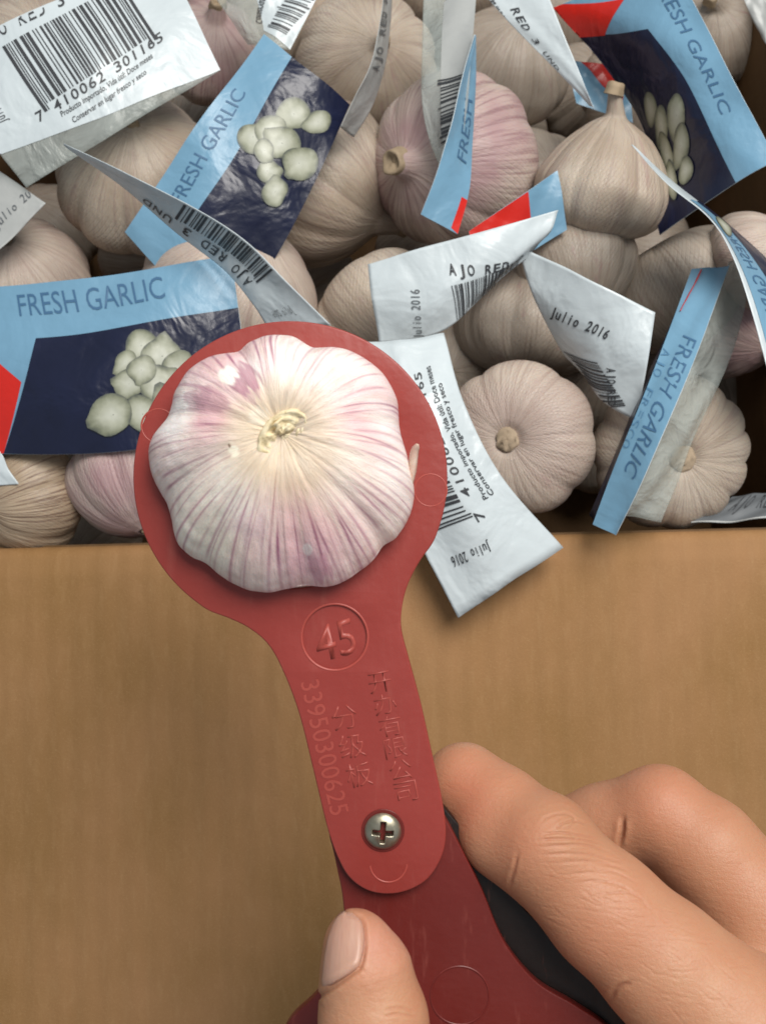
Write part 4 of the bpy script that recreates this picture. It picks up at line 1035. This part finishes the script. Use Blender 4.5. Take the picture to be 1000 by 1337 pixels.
# skin tone per point: rosier finger pads, knuckles and nail folds
base = np.array([.48, .235, .135]); rosy = np.array([.50, .175, .10]); pale = np.array([.53, .30, .175]); ochre = np.array([.36, .175, .09])
col = np.ones((len(V), 3)) * base
def cb(c, cx_, cy_, r_, f, m=None):
    global col
    g = np.exp(-(((sxp - cx_) ** 2 + (syp - cy_) ** 2) / r_ ** 2)) * f
    if m is not None: g = g * m
    col = col * (1 - g[:, None]) + c * g[:, None]
cb(rosy, 600, 1040, 55, .9, isidx); cb(rosy, 680, 1100, 40, .4, isidx); cb(ochre, 735, 1080, 45, .5, isidx); cb(rosy, 780, 1240, 60, .35, isidx); cb(pale, 900, 1300, 90, .5, isidx)
cb(np.array([.58, .28, .21]), 500, 1230, 45, .8, isth); cb(pale, 500, 1320, 50, .4, isth); cb(rosy, 860, 1040, 60, .4, ~isidx)
col = col * (1 - .38 * tint[:, None]) + np.array([.36, .13, .08]) * (.38 * tint[:, None])
ca = hand.data.color_attributes.new('skin', 'FLOAT_COLOR', 'POINT'); ca.data.foreach_set('color', np.c_[col, np.ones(len(V))].astype(np.float32).ravel())
t = NT('skin'); a = t.add('ShaderNodeAttribute', attribute_name='skin'); v = t.coord()
n = t.noise(v, 130, 4, .6); n2 = t.noise(v, 900, 3, .6)
c = t.mix(t.ramp(n, [(.35, (0, 0, 0)), (.65, (.6, .6, .6))]), a.outputs['Color'], (.46, .20, .11))
vo = t.add('ShaderNodeTexVoronoi', feature='DISTANCE_TO_EDGE'); vo.inputs['Scale'].default_value = 1300; t.l(v, vo.inputs['Vector'])
b = t.bump(t.math('MINIMUM', vo.outputs['Distance'], .12), .35, .0006); b = t.bump(n2, .3, .00035, b); b = t.bump(t.noise(t.coord('Object', (1, 3, 1), (0, 0, .6)), 300, 4, .6), .25, .0006, b)
M['skin'] = t.fin(c, t.math('MULTIPLY_ADD', n, .15, .42), b, .4, Subsurface_Weight=.28, Subsurface_Radius=(.006, .0022, .0012), Subsurface_Scale=1.0)
hand.data.materials.append(M['skin'])
tag(hand, 'bare human hand from the lower right, thumb and bent index finger pinching the red gauge', 'hand')
# thumb nail laid on the skin
bvh = BVHTree.FromPolygons([Vector(p) for p in V], [tuple(f) for f in F])
def on_skin(px, py, off):
    d = Vector(((px - CX) / FPX, (CY - py) / FPX, -1)).normalized()
    hit, nn, i_, dist = bvh.ray_cast(Vector((0, 0, 0)), d)
    return (hit, nn) if hit else (None, None)
topc = catmull([(436, 1208), (443, 1198), (452, 1193), (462, 1194), (472, 1202)], 24); botc = catmull([(421, 1292), (432, 1287), (445, 1279), (457, 1272), (468, 1264)], 24)
leftc = catmull([(436, 1208), (429, 1228), (424, 1258), (421, 1292)], 20); rightc = catmull([(472, 1202), (476, 1222), (474, 1244), (468, 1264)], 20)
vs = []
for j in range(20):
    b_ = j / 19
    for i in range(24):
        a_ = i / 23
        p = (1 - b_) * topc[i] + b_ * botc[i] + (1 - a_) * leftc[j] + a_ * rightc[j] - ((1 - a_) * (1 - b_) * topc[0] + a_ * (1 - b_) * topc[-1] + (1 - a_) * b_ * botc[0] + a_ * b_ * botc[-1])
        px, py = p; hit, nn = on_skin(px, py, 0)
        kx = px
        while hit is None and kx < 470: kx += .7; py += .15; hit, nn = on_skin(kx, py, 0)
        edge = min(a_, 1 - a_) * 2; e2 = min(b_, 1 - b_) * 2
        off = .00035 + .00035 * math.sin(math.pi * a_) - .0006 * max(0, 1 - (1 - b_) * 12)- .0003 * max(0, 1 - (1 - a_) * 10)
        vs.append(hit + nn * off)
nail = mesh_obj('thumbnail', [tuple(q) for q in vs], grid_faces(24, 20)[:, ::-1].tolist(), None, hand)
t = NT('fingernail'); v = t.coord()
c = t.mix(t.noise(t.coord('Object', (3, .3, 1)), 300, 3), (.50, .245, .18), (.56, .32, .235))
nail.data.materials.append(t.fin(c, .42, t.bump(t.noise(t.coord('Object', (3, .25, 1), (0, 0, .2)), 500, 3), .25, .0003), .5, Subsurface_Weight=.3, Subsurface_Radius=(.004, .002, .001), Subsurface_Scale=1.0))
md = nail.modifiers.new('s', 'SOLIDIFY'); md.thickness = .0004; md.offset = -1
